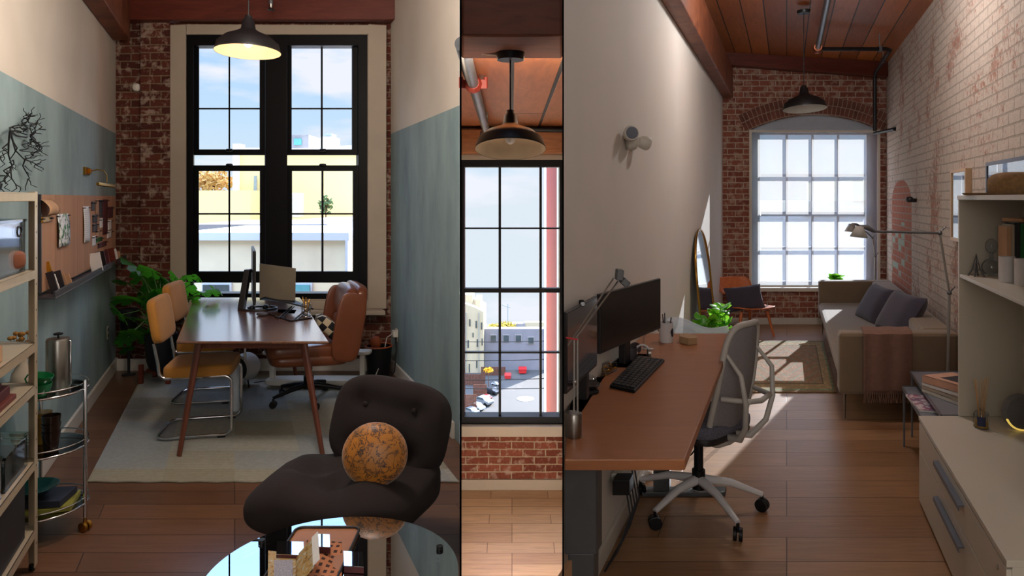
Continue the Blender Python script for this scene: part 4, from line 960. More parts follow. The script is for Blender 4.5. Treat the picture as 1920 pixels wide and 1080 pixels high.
rr_ = openbox(MB(), SX0+.024, SX1-.024, 2.614, 3.026, 1.55, 1.562, .008); rr_.v = rr_.v[8:]; rr_.f = [tuple(i-8 for i in f) for f in rr_.f[6:]]; rr_.sm = rr_.sm[6:]; obj('rim', rr_, 'clear', b, 'L')
obj('handle', MB().tube([W('L', SX1-.028, 2.93+.03*math.cos(a), 1.51+.022*math.sin(a)) for a in [i*PI/8 for i in range(16)]], .003, 6, True), 'screen_back', b, world=True)
obj('contents', MB().sell(W('L', -1.01, 2.82, 1.39), (.08, .16, .045), .5, .5), 'beam', b, world=True)
tag(obj('box', openbox(MB(), SX1-.13, SX1-.03, 2.45, 2.72, 1.011, 1.075, .006), 'kraft', None, 'L'), 'open pink-tan cardboard box cut by the left edge of the photo', 'box')
b = thing('wooden_box', 'small dark red wooden box with a stepped base on the middle shelf', 'box', W('L', -.96, 2.75, .826))
obj('base', MB().box(-1.03, -.90, 2.62, 2.86, .826, .846), 'beam_red', b, 'L', bevel=.003)
obj('body', MB().box(-1.01, -.92, 2.64, 2.84, .846, .885).box(-1.0, -.94, 2.66, 2.80, .885, .905), 'wine', b, 'L', bevel=.003)
obj('knob', MB().sell(W('L', -.97, 2.72, .915), (.012, .012, .012), 1, 1, None, 12, 8), 'brass', b, world=True)
for k, (y0_, y1_, h_, l_) in enumerate(((2.72, 3.02, .13, 'clear lidded glass box on the fifth shelf, farther of the two'), (2.34, 2.68, .15, 'clear lidded glass box on the fifth shelf, nearer of the two'))):
    b = thing('glass_container', l_, 'container', W('L', -1.0, y0_, .491), group='clear containers')
    obj('container', openbox(MB(), SX0+.03, SX1-.02, y0_, y1_, .491, .491+h_, .003), 'clear', b, 'L')
    obj('lid', MB().box(SX0+.025, SX1-.015, y0_-.005, y1_+.005, .491+h_, .491+h_+.012), 'glass_edge', b, 'L')
tag(obj('magazine_file', MB().prism([(2.66, .19), (2.98, .19), (2.98, .43), (2.66, .44)], SX1-.10, SX1-.02, 'x'), 'dark_pot', None, 'L', bevel=.003), 'tall dark blue file box on the lowest shelf', 'box')
tag(obj('box', MB().box(SX1-.15, SX1-.03, 2.36, 2.62, .189, .30), 'kraft', None, 'L', bevel=.003), 'tan patterned cardboard box on the lowest shelf', 'box', 'boxes on the lowest shelf')
tag(obj('box', MB().box(SX1-.15, SX1-.03, 2.36, 2.62, .302, .42), 'kraft', None, 'L', bevel=.003), 'tan patterned cardboard box stacked on the other one on the lowest shelf', 'box', 'boxes on the lowest shelf')
# ---- bar cart
BCx, BCy = -.95, 3.42
cw = W('L', BCx, BCy, 0); rC = .195
b = thing('bar_cart', 'round glass and chrome bar cart beside the left wall', 'trolley', cw)
for zz in (.70, .42, .13):
    g_ = obj('glass_tier', MB().cyl((0, 0, zz), (0, 0, zz+.008), rC, None, 48), 'glass_edge', b)
    obj('rail', MB().tube([(rC*math.cos(a), rC*math.sin(a), zz+.004) for a in [i*PI/24 for i in range(48)]], .006, 8, True).tube([(rC*math.cos(a), rC*math.sin(a), zz+.034) for a in [i*PI/24 for i in range(48)]], .003, 6, True), 'chrome', g_)
for a in (.10, 2.2, 4.3):
    pd = Vector((math.cos(a), math.sin(a), 0))*(rC+.006)
    po = obj('post', MB().tube([pd+Vector((0, 0, .07)), pd+Vector((0, 0, .745)), pd+Vector((0, 0, .752))], [.009, .009, .006], 12), 'chrome', b)
    cs = MB(); caster(cs, pd+Vector((0, 0, .024)), .024, a+1.2); obj('caster', cs, 'brass', po)
b = thing('french_press', 'tall brushed steel coffee press on the top tier of the bar cart', 'coffee press', cw+Vector((.06, .03, .709)))
obj('body', MB().lathe([(0, 0), (.052, 0), (.054, .01), (.054, .235), (.050, .245), (0, .247)], n=36), 'steel', b)
obj('plunger', MB().cyl((0, 0, .245), (0, 0, .265), .004).lathe([(0, .263), (.02, .263), (.022, .27), (0, .276)], n=20), 'black', b)
obj('handle', MB().tube([(.05, 0, .235), (.062, 0, .232), (.062, 0, .02), (.05, 0, .012)], .004, 8), 'chrome', b)
def cupf(name, loc, label, mat, tilt=0, r=.048, h=.06, group=None):
    t = thing(name, label, 'cup', loc, 0, group, rot=(tilt*.3, tilt, .3))
    obj('bowl', MB().lathe([(0, 0), (r*.45, 0), (r*.5, .006), (r*.82, h*.35), (r, h), (r*.95, h), (r*.78, h*.38), (0, .01)], n=28), mat, t)
    obj('handle', MB().tube([(-r*.85, 0, h*.8), (-r*1.25, 0, h*.85), (-r*1.4, 0, h*.5), (-r*1.2, 0, h*.2), (-r*.8, 0, h*.3)], .004, 8), mat, t); return t
cupf('teacup', cw+Vector((.075, -.12, .709)), 'green glass teacup at the bottom of the pair on the bar cart', 'green_ceramic', group='green teacups')
cupf('teacup', cw+Vector((.07, -.12, .752)), 'green glass teacup tipped into the other one on the bar cart', 'green_ceramic', .22, group='green teacups')
tm_ = MB()
for i in range(3): tm_.lathe([(.030, .045*i), (.041, .045*i+.095), (.038, .045*i+.095), (.027, .045*i+.004), (0, .045*i+.004), (0, .045*i), (.030, .045*i)], n=28)
for i in range(3):
    m_ = MB().lathe([(0, 0), (.030, 0), (.041, .10), (.038, .10), (.028, .006), (0, .006)], (0, 0, 0), 28)
    m_.v = [q+cw+Vector((.095, -.075, .429+.038*i)) for q in m_.v]
    tag(obj('tumbler', m_, P('smoky_glass', (34, 22, 18), .15, var=.1) if i == 0 else bpy.data.materials['smoky_glass'], None, world=True), ('lowest dark smoky tumbler of the stack on the middle tier', 'middle dark smoky tumbler of the stack on the middle tier', 'top dark smoky tumbler of the stack on the middle tier')[i], 'tumbler', 'stacked tumblers')
b = thing('jar', 'amber lidded jar on the middle tier behind the shelf post', 'jar', cw+Vector((-.04, .06, .429)))
obj('glass_body', MB().lathe([(0, 0), (.045, 0), (.047, .12), (.04, .13), (0, .13)], n=24), P('amber_glass', (120, 84, 30), .2), b)
obj('lid', MB().cyl((0, 0, .13), (0, 0, .15), .044), 'brass', b)
tag(obj('book', MB().cbox(cw+Vector((.03, -.02, .152)), .26, .20, .024, rotm('Z', .35)), P('olive_cover', (130, 124, 40), .6), None, world=True, bevel=.002), 'olive yellow book at the bottom of the pile on the lowest tier', 'book', 'books on the bar cart')
tag(obj('book', MB().cbox(cw+Vector((.02, -.02, .182)), .23, .18, .032, rotm('Z', .15)), P('dark_blue_cover', (34, 36, 52), .6), None, world=True, bevel=.002), 'dark blue book lying on the olive one', 'book', 'books on the bar cart')
m_ = MB().lathe([(0, 0), (.04, 0), (.06, .012), (.105, .05), (.112, .052), (.10, .044), (.05, .012), (0, .006)], n=40); m_.v = [q+cw+Vector((-.01, -.05, .199)) for q in m_.v]
tag(obj('bowl', m_, P('teal_glass', (36, 82, 82), .12, .3), None, world=True), 'shallow teal glass bowl on the books of the bar cart', 'bowl')
b = thing('vase', 'pale vase of dried ochre flowers behind the shelf post', 'vase', cw+Vector((-.075, -.03, .709)))
obj('vessel', MB().lathe([(0, 0), (.045, 0), (.055, .04), (.045, .09), (.02, .13), (.022, .16), (.016, .16), (0, .10)], n=28), 'casing', b)
fl = MB(); rnd = random.Random(3)
for i in range(22):
    a = rnd.uniform(0, 2*PI); rr = rnd.uniform(0, .055); h_ = rnd.uniform(.2, .29); fl.cyl((0, 0, .1), (rr*math.cos(a), rr*math.sin(a), h_), .0015, None, 5)
    fl.sell((rr*math.cos(a), rr*math.sin(a), h_), (.011, .011, .010), .8, .8, None, 8, 6)
obj('dried_flowers', fl, P('dried_flower', (150, 104, 44), .9, var=.4), b)
# ---- lounge chair
b = thing('lounge_chair', 'low dark plum tufted lounge chair in front of the glass table', 'armchair', Vector((-.75, 3.17, 0)), math.radians(-16))
def tuft(q, pts, dep, rad, ax=2):
    for (u, v) in pts:
        d2 = ((q[0]-u)**2+((q[1] if ax == 2 else q[2])-v)**2)
        k = math.exp(-d2/rad**2)*dep
        if ax == 2: q.z -= k*(1 if q.z > 0 else .3)
        else: q.y += k*(1 if q.y < 0 else .3)
    return q
def seatw(q):
    q = tuft(q, ((-.17, -.05), (.02, -.15), (.17, -.05)), .045, .07)
    q.z += .02*math.sin(q.x*16+q.y*9)*(q.z > 0); return q
obj('seat', MB().sell((.015, -.03, .315), (.365, .36, .12), .62, .42, rotm('X', -.06), 56, 32, seatw), 'plum', b)
def backw(q):
    return tuft(q, ((-.12, .09), (.14, .09), (-.12, -.11), (.14, -.11)), .045, .06, 1)
obj('backrest', MB().sell((.09, .25, .54), (.295, .10, .225), .6, .42, rotm('X', -.24) @ rotm('Y', .12), 56, 32, backw), 'plum', b)
bt = MB()
for (u, v) in ((-.12, .09), (.14, .09)): bt.sell(rotm('X', -.24) @ rotm('Y', .05) @ Vector((u, -.062, v))+Vector((.09, .25, .54)), (.014, .010, .014), 1, 1, None, 12, 8)
obj('button', bt, 'plum', b)
obj('base', MB().cbox((0, .03, .11), .40, .40, .22), 'black', b, bevel=.02)
cu = NT('ochre_printed_satin'); v = cu.objc(); n1_ = cu.noise(v, 16, 6, .65, 1.6); n2_ = cu.noise(v, 7, 2)
ln_ = cu.ramp(n1_, [(.44, 0.0), (.47, 1.0), (.50, 0.0)]) if False else cu.ramp(n1_, [(.455, 0.0), (.475, 1.0), (.50, 1.0), (.52, 0.0)])
cu.bsdf(cu.mix(ln_, cu.ramp(n2_, [(.4, S((176, 108, 20))), (.7, S((150, 96, 30)))]), S((48, 26, 14))), .45, 0, n1_, .3, .004, sheen=.3); M['ochre_print'] = cu.m
b = thing('round_cushion', 'round ochre cushion with a dark printed pattern on the lounge chair', 'cushion', at(703, 852, 3.0), 0, rot=(0, 0, 0))
obj('cover', MB().sell((0, 0, 0), (.142, .075, .134), 1.0, 1.0, rotm('X', -.25), 36, 24), 'ochre_print', b)
# ---- glass coffee table
CT = Vector(((624-960)*2.27/FPX, 2.27, 0)); tz = .42
b = thing('coffee_table', 'round smoked glass coffee table at the bottom of the left room', 'table', CT)
obj('glass_top', MB().cyl((0, 0, tz-.008), (0, 0, tz), .41, None, 96), 'tinted', b)
for a in (.45, 2.55, 4.65):
    d = Vector((math.cos(a), math.sin(a), 0))
    lg = obj('leg', MB().tube([d*.34, d*.37+Vector((0, 0, tz-.008))], .014, 12), 'black', b)
    obj('cap', MB().cyl(d*.37+Vector((0, 0, tz)), d*.37+Vector((0, 0, tz+.012)), .012), 'black', lg)
obj('lower_ring', MB().tube([(.36*math.cos(a), .36*math.sin(a), .12) for a in [i*PI/24 for i in range(48)]], .01, 8, True), 'black', b)
# things on it
def rslab(cx, cy, sx, sy, z0, z1, r, rz=0, n=5):
    pts = []
    for (qx, qy, a0) in ((sx/2-r, sy/2-r, 0), (-sx/2+r, sy/2-r, PI/2), (-sx/2+r, -sy/2+r, PI), (sx/2-r, -sy/2+r, 3*PI/2)):
        for i in range(n+1):
            a = a0+PI/2*i/n; pts.append((qx+r*math.cos(a), qy+r*math.sin(a)))
    pts = [(cx+x_*math.cos(rz)-y_*math.sin(rz), cy+x_*math.sin(rz)+y_*math.cos(rz)) for x_, y_ in pts]
    return MB().prism(pts, z0, z1, 'z'), pts
tc_ = on(572, 1075, tz); tcx, tcy = tc_.x, 2.36
b = thing('serving_tray', 'tan rounded tray with a thin dark rim on the glass table', 'tray', (tcx, tcy, tz))
sl, pts = rslab(tcx, tcy, .235, .42, tz+.001, tz+.008, .03); obj('tray_base', sl, P('tan_tray', (168, 112, 76), .5, var=.1), b, world=True)
obj('rim', MB().tube([(x_, y_, tz+.012) for x_, y_ in pts], .005, 8, True), 'screen_back', b, world=True)
t = NT('speckled_paper'); v = t.objc(); n1_ = t.noise(v, 60, 5, .7)
t.bsdf(t.ramp(n1_, [(.38, S((120, 88, 50))), (.48, S((190, 152, 84))), (.58, S((150, 150, 130))), (.66, S((214, 206, 190)))]), .55); M['speckle'] = t.m
b = thing('notebook', 'open box-shaped notebook of speckled gold paper with a raised cover on the tray', 'notebook', on(525, 1060, tz+.03))
pa = lambda px, py, z: on(px, py, z)
obj('cover', quad_slab(MB(), (pa(502, 1100, tz+.03), pa(562, 1100, tz+.03), pa(560, 1040, tz+.03), pa(503, 1032, tz+.03)), -.022), 'speckle', b, world=True)
c1_, c2_ = pa(556, 1100, tz+.03), pa(556, 1044, tz+.03)
obj('raised_cover', quad_slab(MB(), (c1_, c1_+Vector((.055, 0, .06)), c2_+Vector((.055, 0, .06)), c2_), .003), 'speckle', b, world=True)
obj('label', quad_slab(MB(), tuple(q+Vector((-.003, -.0, .004)) for q in (c1_+Vector((.055, 0, .06)), c1_+Vector((.075, 0, .08)), c2_+Vector((.075, 0, .08)), c2_+Vector((.055, 0, .06)))), .002), 'paper', b, world=True)
obj('patch', quad_slab(MB(), (pa(514, 1100, tz+.053), pa(548, 1100, tz+.053), pa(549, 1050, tz+.053), pa(514, 1050, tz+.053)), -.004), P('silver_glitter', (160, 150, 150), .4, .4, var=.5, scale=220), b, world=True)
t = NT('woven_squares'); v = t.objc(); sp = t.n('ShaderNodeSeparateXYZ'); t.l(v, sp.inputs[0])
fx = t.math('FRACT', t.math('MULTIPLY', sp.outputs[0], 42)); fy = t.math('FRACT', t.math('MULTIPLY', sp.outputs[1], 30))
mk = t.math('MULTIPLY', t.math('GREATER_THAN', fx, .5), t.math('GREATER_THAN', fy, .5)); t.bsdf(t.mix(mk, S((190, 122, 84)), S((60, 32, 22))), .8); M['woven'] = t.m
def wv(u, v_):
    q = pa(575+66*u, 1110-98*v_, tz+.016); return (q.x, q.y, tz+.012+.012*math.sin(u*5)*math.sin(v_*6+1)**2)
tag(obj('woven_cloth', MB().grid(wv, 14, 14), 'woven', None, world=True, solid=.003), 'folded tan woven cloth with dark squares lying on the tray', 'cloth')
M['mirror'] = P('mirror_silver', (235, 238, 240), .02, 1, var=0)
for (q, l_) in (((518, 1040, 570, 1042, 569, 1017, 520, 1015), 'mirror-topped flat box at the back left of the tray'), ((645, 1062, 682, 1064, 680, 1036, 644, 1034), 'mirror-topped brown box on the glass right of the tray'), ((596, 1026, 619, 1027, 618, 1003, 596, 1002), 'small square mirror tile at the back of the tray')):
    z_ = tz+(.04 if q[0] != 645 else .022); P4 = [on(q[2*i], q[2*i+1], z_) for i in range(4)]
    t = thing('mirror_box', l_, 'box', Vector((sum(p_.x for p_ in P4)/4, sum(p_.y for p_ in P4)/4, z_-.018)), group='mirror-topped boxes')
    obj('body', quad_slab(MB(), tuple(P4), -.02), 'wine', t, world=True); obj('mirror_top', quad_slab(MB(), tuple(p_+Vector((0, 0, .0005)) for p_ in P4), .0015), 'mirror', t, world=True)
# cane stool under the glass
b = thing('cane_stool', 'low stool with a woven cane seat partly under the glass table', 'stool', Vector((-.33, 2.42, 0)))
obj('frame', openbox(MB(), -.14, .06, -.16, .12, .23, .27, .018), 'screen_back', b); obj('cane_seat', MB().box(-.12, .04, -.14, .10, .25, .262), 'woven', b)
for sx in (-.13, .05):
    for sy in (-.15, .11): obj('leg', MB().cyl((sx, sy, 0), (sx, sy, .24), .009), 'screen_back', b)
# ---- pendant lamps
def pendant(name, cx, cy, zr, rad, ztop, label, inner, tilt=0, energy=0, col=(1, .8, .55), bulbmat=None):
    t = thing(name, label, 'pendant lamp', (cx, cy, ztop), 0, 'pendant lamps')
    R = rotm('X', tilt); k = rad/.2
    off = Vector((0, 0, zr-ztop+.23*k))     # shade top point
    def pl(prof): 
        m_ = MB().lathe([(r_*k, z_*k) for r_, z_ in prof], (0, 0, 0), 48, R); m_.v = [q+off for q in m_.v]; return m_
    obj('lamp_shade', pl([(.0, 0.0), (.022, 0.0), (.024, -.015), (.036, -.03), (.045, -.085), (.075, -.105), (.14, -.135), (.185, -.175), (.198, -.225), (.2, -.232), (.2005, -.225)]), 'black', t)
    obj('shade_lining', pl([(.199, -.231), (.196, -.224), (.183, -.177), (.138, -.138), (.075, -.108), (.03, -.10), (0, -.10)]), inner, t)
    bl = MB().sell(R @ Vector((0, 0, -.165*k))+off, (.03*k, .03*k, .035*k), 1, 1, None, 18, 12); obj('bulb', bl, bulbmat or 'win_white', t)
    obj('cord', MB().cyl((0, 0, 0), off, .004, None, 8), 'black', t)
    obj('ceiling_rose', MB().lathe([(0, -.03), (.055, -.03), (.06, -.012), (.06, 0), (0, 0)], n=28), 'black', t)
    if energy:
        l = lamp('pendant_light', 'POINT', (0, 0, 0), energy, col, shadow_soft_size=.03); l.parent = t; l.location = R @ Vector((0, 0, -.205*k))+off
    return t
pc = at(466, 98, 4.33)
M['bulb_on'] = P('lit_bulb', (255, 240, 214), .4); M['bulb_on'].node_tree.nodes['Principled BSDF'].inputs['Emission Color'].default_value = (1, .75, .45, 1); M['bulb_on'].node_tree.nodes['Principled BSDF'].inputs['Emission Strength'].default_value = 4
pendant('pendant_lamp', pc.x, pc.y, pc.z, .197, 3.99, 'black metal pendant lamp glowing warm in front of the double window', P('cream_enamel', (238, 206, 168), .5), -.05, 4, bulbmat='bulb_on')
# pipe end and detector
b = thing('sprinkler', 'chrome sprinkler pipe end hanging above the left window', 'sprinkler', at(508, 8, 6.0))
obj('pipe', MB().cyl((0, .0, .35), (0, 0, 0), .018), 'pipe', b); obj('head', MB().lathe([(0, -.05), (.03, -.05), (.012, -.03), (.018, 0), (0, 0)], n=16), 'steel', b)
b = thing('smoke_detector', 'small white sensor on the brick left of the double window', 'sensor', W('L', LX(258), YL-.02, LZ(165)))
obj('cover', MB().sell((0, -.015, 0), (.035, .03, .04), .8, .8, None, 18, 12), 'trim', b)
# ================================================================== RIGHT ROOM THINGS
M['desk_brown'] = wood('warm_desk_top', (150, 96, 62), (164, 108, 72), (2, 10, 10), .35, spec=.4)
M['desk_grey'] = P('grey_desk_metal', (84, 88, 92), .45, .3)
M['grey_chair'] = P('light_grey_chair_plastic', (176, 172, 166), .45, var=.05)
M['white_chair'] = P('white_chair_base', (206, 204, 206), .4, var=.05)
M['mesh_grey'] = P('grey_chair_mesh', (128, 124, 126), .8, var=.1, scale=60, bump=.4)
M['speckled_seat'] = P('speckled_grey_fabric', (104, 104, 118), .95, var=.5, scale=120, bump=.4)
M['sofa'] = P('taupe_sofa_fabric', (124, 106, 84), .9, var=.08, scale=6, bump=.15, sheen=.3)
M['charcoal'] = P('charcoal_purple_fabric', (62, 58, 72), .9, var=.15, scale=8, bump=.2, sheen=.2)
M['throw'] = P('dusty_pink_wool', (130, 98, 84), .95, var=.12, scale=30, bump=.4)
M['lcw'] = wood('orange_plywood', (186, 98, 52), (206, 120, 70), (2, 12, 12), .35)
M['cream_lam'] = P('cream_laminate', (204, 198, 184), .35, var=.03, scale=2)
M['grey_handle'] = P('grey_blue_handle', (104, 110, 124), .4, .2)
M['lamp_alu'] = P('lamp_aluminium', (168, 168, 166), .3, .8, var=.06)
M['lamp_shade_alu'] = P('lamp_shade_paint', (178, 176, 170), .45, .2, var=.05)
M['table_grey'] = P('grey_side_table', (132, 138, 150), .3, .2)
M['bright_leaf'] = leafmat('bright_green_leaf', (76, 156, 40), (150, 225, 60), .4)
M['screen_black'] = P('screen_black', (10, 10, 13), .25, var=0)
M['screen_glossy'] = P('screen_glossy', (40, 42, 50), .12, var=0, coat=.5)
# ---- rug
t = NT('persian_rug'); p, x, y, z = t.pos(); xr = t.math('SUBTRACT', x, t.math('MULTIPLY', y, .3962))
ux = t.math('DIVIDE', t.math('ADD', xr, .005), .435); uy = t.math('DIVIDE', t.math('SUBTRACT', y, 6.94), 1.06)
ax_ = t.math('ABSOLUTE', ux); ay_ = t.math('ABSOLUTE', uy)
dd = t.math('MAXIMUM', t.math('ADD', t.math('MULTIPLY', t.math('SUBTRACT', ax_, 1), .435*2.4), 0), t.math('MULTIPLY', t.math('SUBTRACT', ay_, 1), 1.06))
dist_ = t.math('MULTIPLY', dd, -1)      # from the edge inward
bandn = t.ramp(dist_, [(0, S((150, 120, 84))), (.05, S((128, 146, 108))), (.09, S((176, 146, 100))), (.24, S((104, 92, 62))), (.27, S((158, 118, 82))), (.5, S((166, 122, 88)))])
bandn.node.color_ramp.interpolation = 'CONSTANT'
vor = t.n('ShaderNodeTexVoronoi'); vor.inputs['Scale'].default_value = 13; t.l(t.comb(t.math('MULTIPLY', xr, 1.5), y), vor.inputs['Vector'])
mot = t.ramp(vor.outputs['Distance'], [(.22, 1.0), (.3, 0.0), (.42, 0.0), (.47, .8)])
diam = t.math('ADD', t.math('MULTIPLY', ax_, 1.0), ay_); ring = t.ramp(t.math('FRACT', t.math('MULTIPLY', diam, 4)), [(.0, .6), (.14, .6), (.18, 0.0)])
c = t.mix(t.math('MULTIPLY', mot, .55), bandn, S((96, 82, 56))); c = t.mix(t.math('MULTIPLY', ring, t.math('GREATER_THAN', dist_, .28)), c, S((110, 132, 108)))
t.bsdf(t.mix(.4, c, t.ramp(t.noise(p, 60, 4), [(.3, .7), (.7, 1.1)]), 'MULTIPLY'), .95, 0, t.noise(p, 200, 2), .3, .003); M['rug_right'] = t.m
tag(obj('rug', rug_mb(-.44, .43, 5.88, 8.0, .010, 30, .004), 'rug_right', None, 'R', bevel=.003), 'faded Persian-style rug with a bordered pattern lying in sunlight before the sofa', 'rug')
# ---- desk
RD = .86
b = thing('standing_desk', 'warm brown sit-stand desk running along the white wall', 'desk', W('R', -.55, 2.6, 0))
def ray_x(px, Y): return (px-960)*Y/FPX-.3962*Y     # room-frame X of a point on the partition side
obj('desktop', MB().prism([(-.308, 2.10), (-.308, 4.06), (-.835, 4.06), (-.835, 2.66), (ray_x(1058.5, 2.10), 2.10)], RD-.035, RD, 'z'), 'desk_brown', b, 'R', bevel=.004)
fr = MB().box(-.76, -.36, 2.30, 2.36, RD-.085, RD-.037).box(-.76, -.36, 3.84, 3.90, RD-.085, RD-.037).box(-.62, -.56, 2.3, 3.9, RD-.08, RD-.037)
fr.v = [q for q in fr.v]
obj('frame', MB().box(-.745, -.42, 2.34, 2.40, RD-.075, RD-.037).box(-.64, -.58, 2.4, 3.84, RD-.08, RD-.037).box(-.78, -.36, 3.84, 3.90, RD-.085, RD-.037), 'desk_grey', b, 'R', bevel=.003)
for yy in (2.37, 3.87):
    lg = obj('leg', MB().box(-.75, -.64, yy-.035, yy+.035, .45, RD-.075).box(-.74, -.65, yy-.028, yy+.028, .025, .45), 'desk_grey', b, 'R', bevel=.004)
    obj('foot', MB().box(-.75 if yy < 3 else -.80, -.34, yy-.04, yy+.04, 0, .028), 'desk_grey', b, 'R', bevel=.006)
obj('control_panel', MB().box(-.42, -.36, 2.9, 3.06, RD-.06, RD-.037), 'black', b, 'R')
# ---- monitors
b = thing('monitor', 'wide black monitor on a stand in the middle of the brown desk', 'monitor', (on(1172, 682, RD)))
A_, B_ = Vector((.382, 3.0, 0)), Vector((.772, 3.6, 0))
d_ = (B_-A_).normalized(); nrm = Vector((d_.y, -d_.x, 0))
def slab2(a, b_, z0, z1, th, off=0):
    n_ = nrm*off; m_ = MB(); v_ = [a+n_, b_+n_, b_+n_-nrm*th, a+n_-nrm*th]
    return m_.add([Vector((q.x, q.y, z0)) for q in v_]+[Vector((q.x, q.y, z1)) for q in v_], [(0, 1, 2, 3), (7, 6, 5, 4), (0, 4, 5, 1), (1, 5, 6, 2), (2, 6, 7, 3), (3, 7, 4, 0)])
obj('panel', slab2(A_, B_, .975, 1.235, .018), 'screen_back', b, world=True, bevel=.003)
obj('screen', slab2(A_+d_*.006, B_-d_*.006, .990, 1.230, .001, .0015), 'screen_black', b, world=True)
bc = on(1175, 680, RD); 
obj('stand_column', MB().cbox((bc.x-.01, bc.y, RD+.09), .055, .035, .18, rotm('Z', .9)), 'screen_back', b, world=True, bevel=.003)
obj('stand_foot', quad_slab(MB(), (on(1136, 688, RD), on(1190, 690, RD), on(1217, 664, RD), on(1170, 662, RD)), -.010), 'screen_back', b, world=True, bevel=.002)
b = thing('monitor', 'near monitor with a grey sheen cut by the left edge of the right room', 'monitor', Vector((.30, 2.72, RD)))
A2, B2 = Vector((.1945, 2.46, 0)), Vector((.353, 2.88, 0)); d_ = (B2-A2).normalized(); nrm = Vector((d_.y, -d_.x, 0))
obj('panel', slab2(A2, B2, .955, 1.245, .014), 'screen_back', b, world=True, bevel=.003)
obj('screen', slab2(A2+d_*.004, B2-d_*.006, .968, 1.240, .001, .0015), 'screen_glossy', b, world=True)
obj('stand_foot', quad_slab(MB(), (on(1060, 775, RD), on(1090, 775, RD), on(1135, 705, RD), on(1095, 705, RD)), -.010), 'black', b, world=True, bevel=.002)
obj('stand_column', MB().cbox((.285, 2.74, RD+.06), .04, .03, .12, rotm('Z', 1.2)), 'screen_back', b, world=True)
b = thing('webcam', 'small webcam clipped on top of the near monitor', 'webcam', at(1090, 574, 2.68))
obj('body', MB().sell((0, -.01, .012), (.011, .014, .014), .5, .5, None, 16, 10), 'black', b); obj('lens', MB().cyl((.002, -.022, .012), (.003, -.027, .012), .008), 'win_white', b)
obj('bracket', MB().tube([(0, 0, 0), (-.025, -.03, -.006), (-.055, -.10, -.03)], .004, 8), 'black', b)
# ---- keyboard
kp = [on(1143, 728, RD), on(1190, 738, RD), on(1246, 679, RD), on(1196, 672, RD)]
b = thing('keyboard', 'black keyboard lying diagonally on the brown desk', 'keyboard', sum((q for q in kp), Vector())/4)
obj('case', quad_slab(MB(), tuple(q+Vector((0, 0, .014)) for q in kp), -.014), 'black', b, world=True, bevel=.003)
km = MB(); 
def kpt(u, v): return (kp[0].lerp(kp[1], u)).lerp(kp[3].lerp(kp[2], u), v)
for i in range(5):
    for j in range(15):
        u0 = .06+i*.18; v0 = .03+j*.063
        km2 = [kpt(u0, v0), kpt(u0+.155, v0), kpt(u0+.155, v0+.053), kpt(u0, v0+.053)]
        quad_slab(km, tuple(q+Vector((0, 0, .020)) for q in km2), -.006)
obj('keys', km, 'screen_back', b, world=True)
# ---- desk lamp
lb = Vector((.2035, 2.30, RD))
b = thing('desk_lamp', 'articulated steel desk lamp with a round base at the near end of the brown desk', 'desk lamp', lb)
obj('base', MB().lathe([(0, 0), (.028, 0), (.029, .004), (.029, .075), (.026, .08), (0, .08)], n=36), 'steel', b)
j1 = at(1080, 634, 2.32); jb = lb+Vector((.008, 0, .08)); hd = at(1158, 528, 2.62)
obj('lower_arm', MB().cyl(jb+Vector((-.006, 0, 0)), j1+Vector((-.006, 0, 0)), .0035, None, 8).cyl(jb+Vector((.006, 0, 0)), j1+Vector((.005, 0, 0)), .0035, None, 8).sell(at(1078, 716, 2.31), (.008, .006, .006), .8, .8, None, 12, 8), 'lamp_alu', b, world=True)
j0 = at(1063, 645, 2.32)
obj('upper_arm', MB().cyl(j1, hd, .0032, None, 8).cyl(j0+Vector((.004, 0, -.006)), at(1150, 522, 2.60), .0032, None, 8), 'lamp_alu', b, world=True)
obj('red_joint', MB().cyl(at(1061, 633, 2.31), at(1083, 637, 2.31), .003, None, 8), 'dumpster_red', b, world=True)
hm_ = MB(); hm_.cbox(at(1161, 515, 2.62), .026, .05, .040, rotm('Y', .12)).cbox(at(1171, 529, 2.63), .030, .06, .026, rotm('Y', .75))
obj('head', hm_, 'desk_grey', b, world=True, bevel=.003)
# ---- small things
def mug(name, loc, label, mat, r=.04, h=.09, handle=True, extra=None):
    t = thing(name, label, 'cup', loc)
    obj('body', MB().lathe([(0, 0), (r*.94, 0), (r, .006), (r, h), (r*.93, h), (r*.9, .01), (0, .008)], n=32), mat, t)
    if handle: obj('handle', MB().tube([(r*.95, 0, h*.8), (r*1.5, 0, h*.75), (r*1.6, 0, h*.45), (r*1.3, 0, h*.2), (r*.95, 0, h*.22)], .005, 8), mat, t)
    return t
b = mug('pencil_mug', on(1249, 641, RD), 'white mug with a dark motif, holding pens, by the wide monitor', 'white_chair', .038, .108, False)
mo = MB()
def motif(u, v):
    a = -1.15+u*.9; rr = .0386+.0004; zz = .028+v*.055
    s = math.sin(u*PI)*.5+.5
    return (rr*math.cos(a), rr*math.sin(a), zz if s > 0 else zz)
pts = [(-.75+.36*math.cos(k*PI/8)*(1+.18*math.cos(k*1.7)), .056+.024*math.sin(k*PI/8)) for k in range(16)]
mo.add([(.039*math.cos(-.75), .039*math.sin(-.75), .056)]+[(.0391*math.cos(a), .0391*math.sin(a), z_) for a, z_ in pts], [(0, i+1, (i+1) % 16+1) for i in range(16)])
obj('motif', mo, 'dark_print', b, solid=.0006)
pn = MB()
for i in range(7): pn.cyl((.012*math.cos(i*2), .012*math.sin(i*2), .01), (.028*math.cos(i*2.1), .028*math.sin(i*2.1), .135+.014*(i % 3)), .0032, None, 6)
obj('pens', pn, 'dark_print', b)
mug('dark_mug', on(1183, 674, RD), 'dark mug under the wide monitor', 'ledge_grey', .030, .06, False)
hp_ = on(1205, 672, RD)
b = thing('headphones', 'white and silver headphones lying beside the dark mug', 'headphones', hp_)
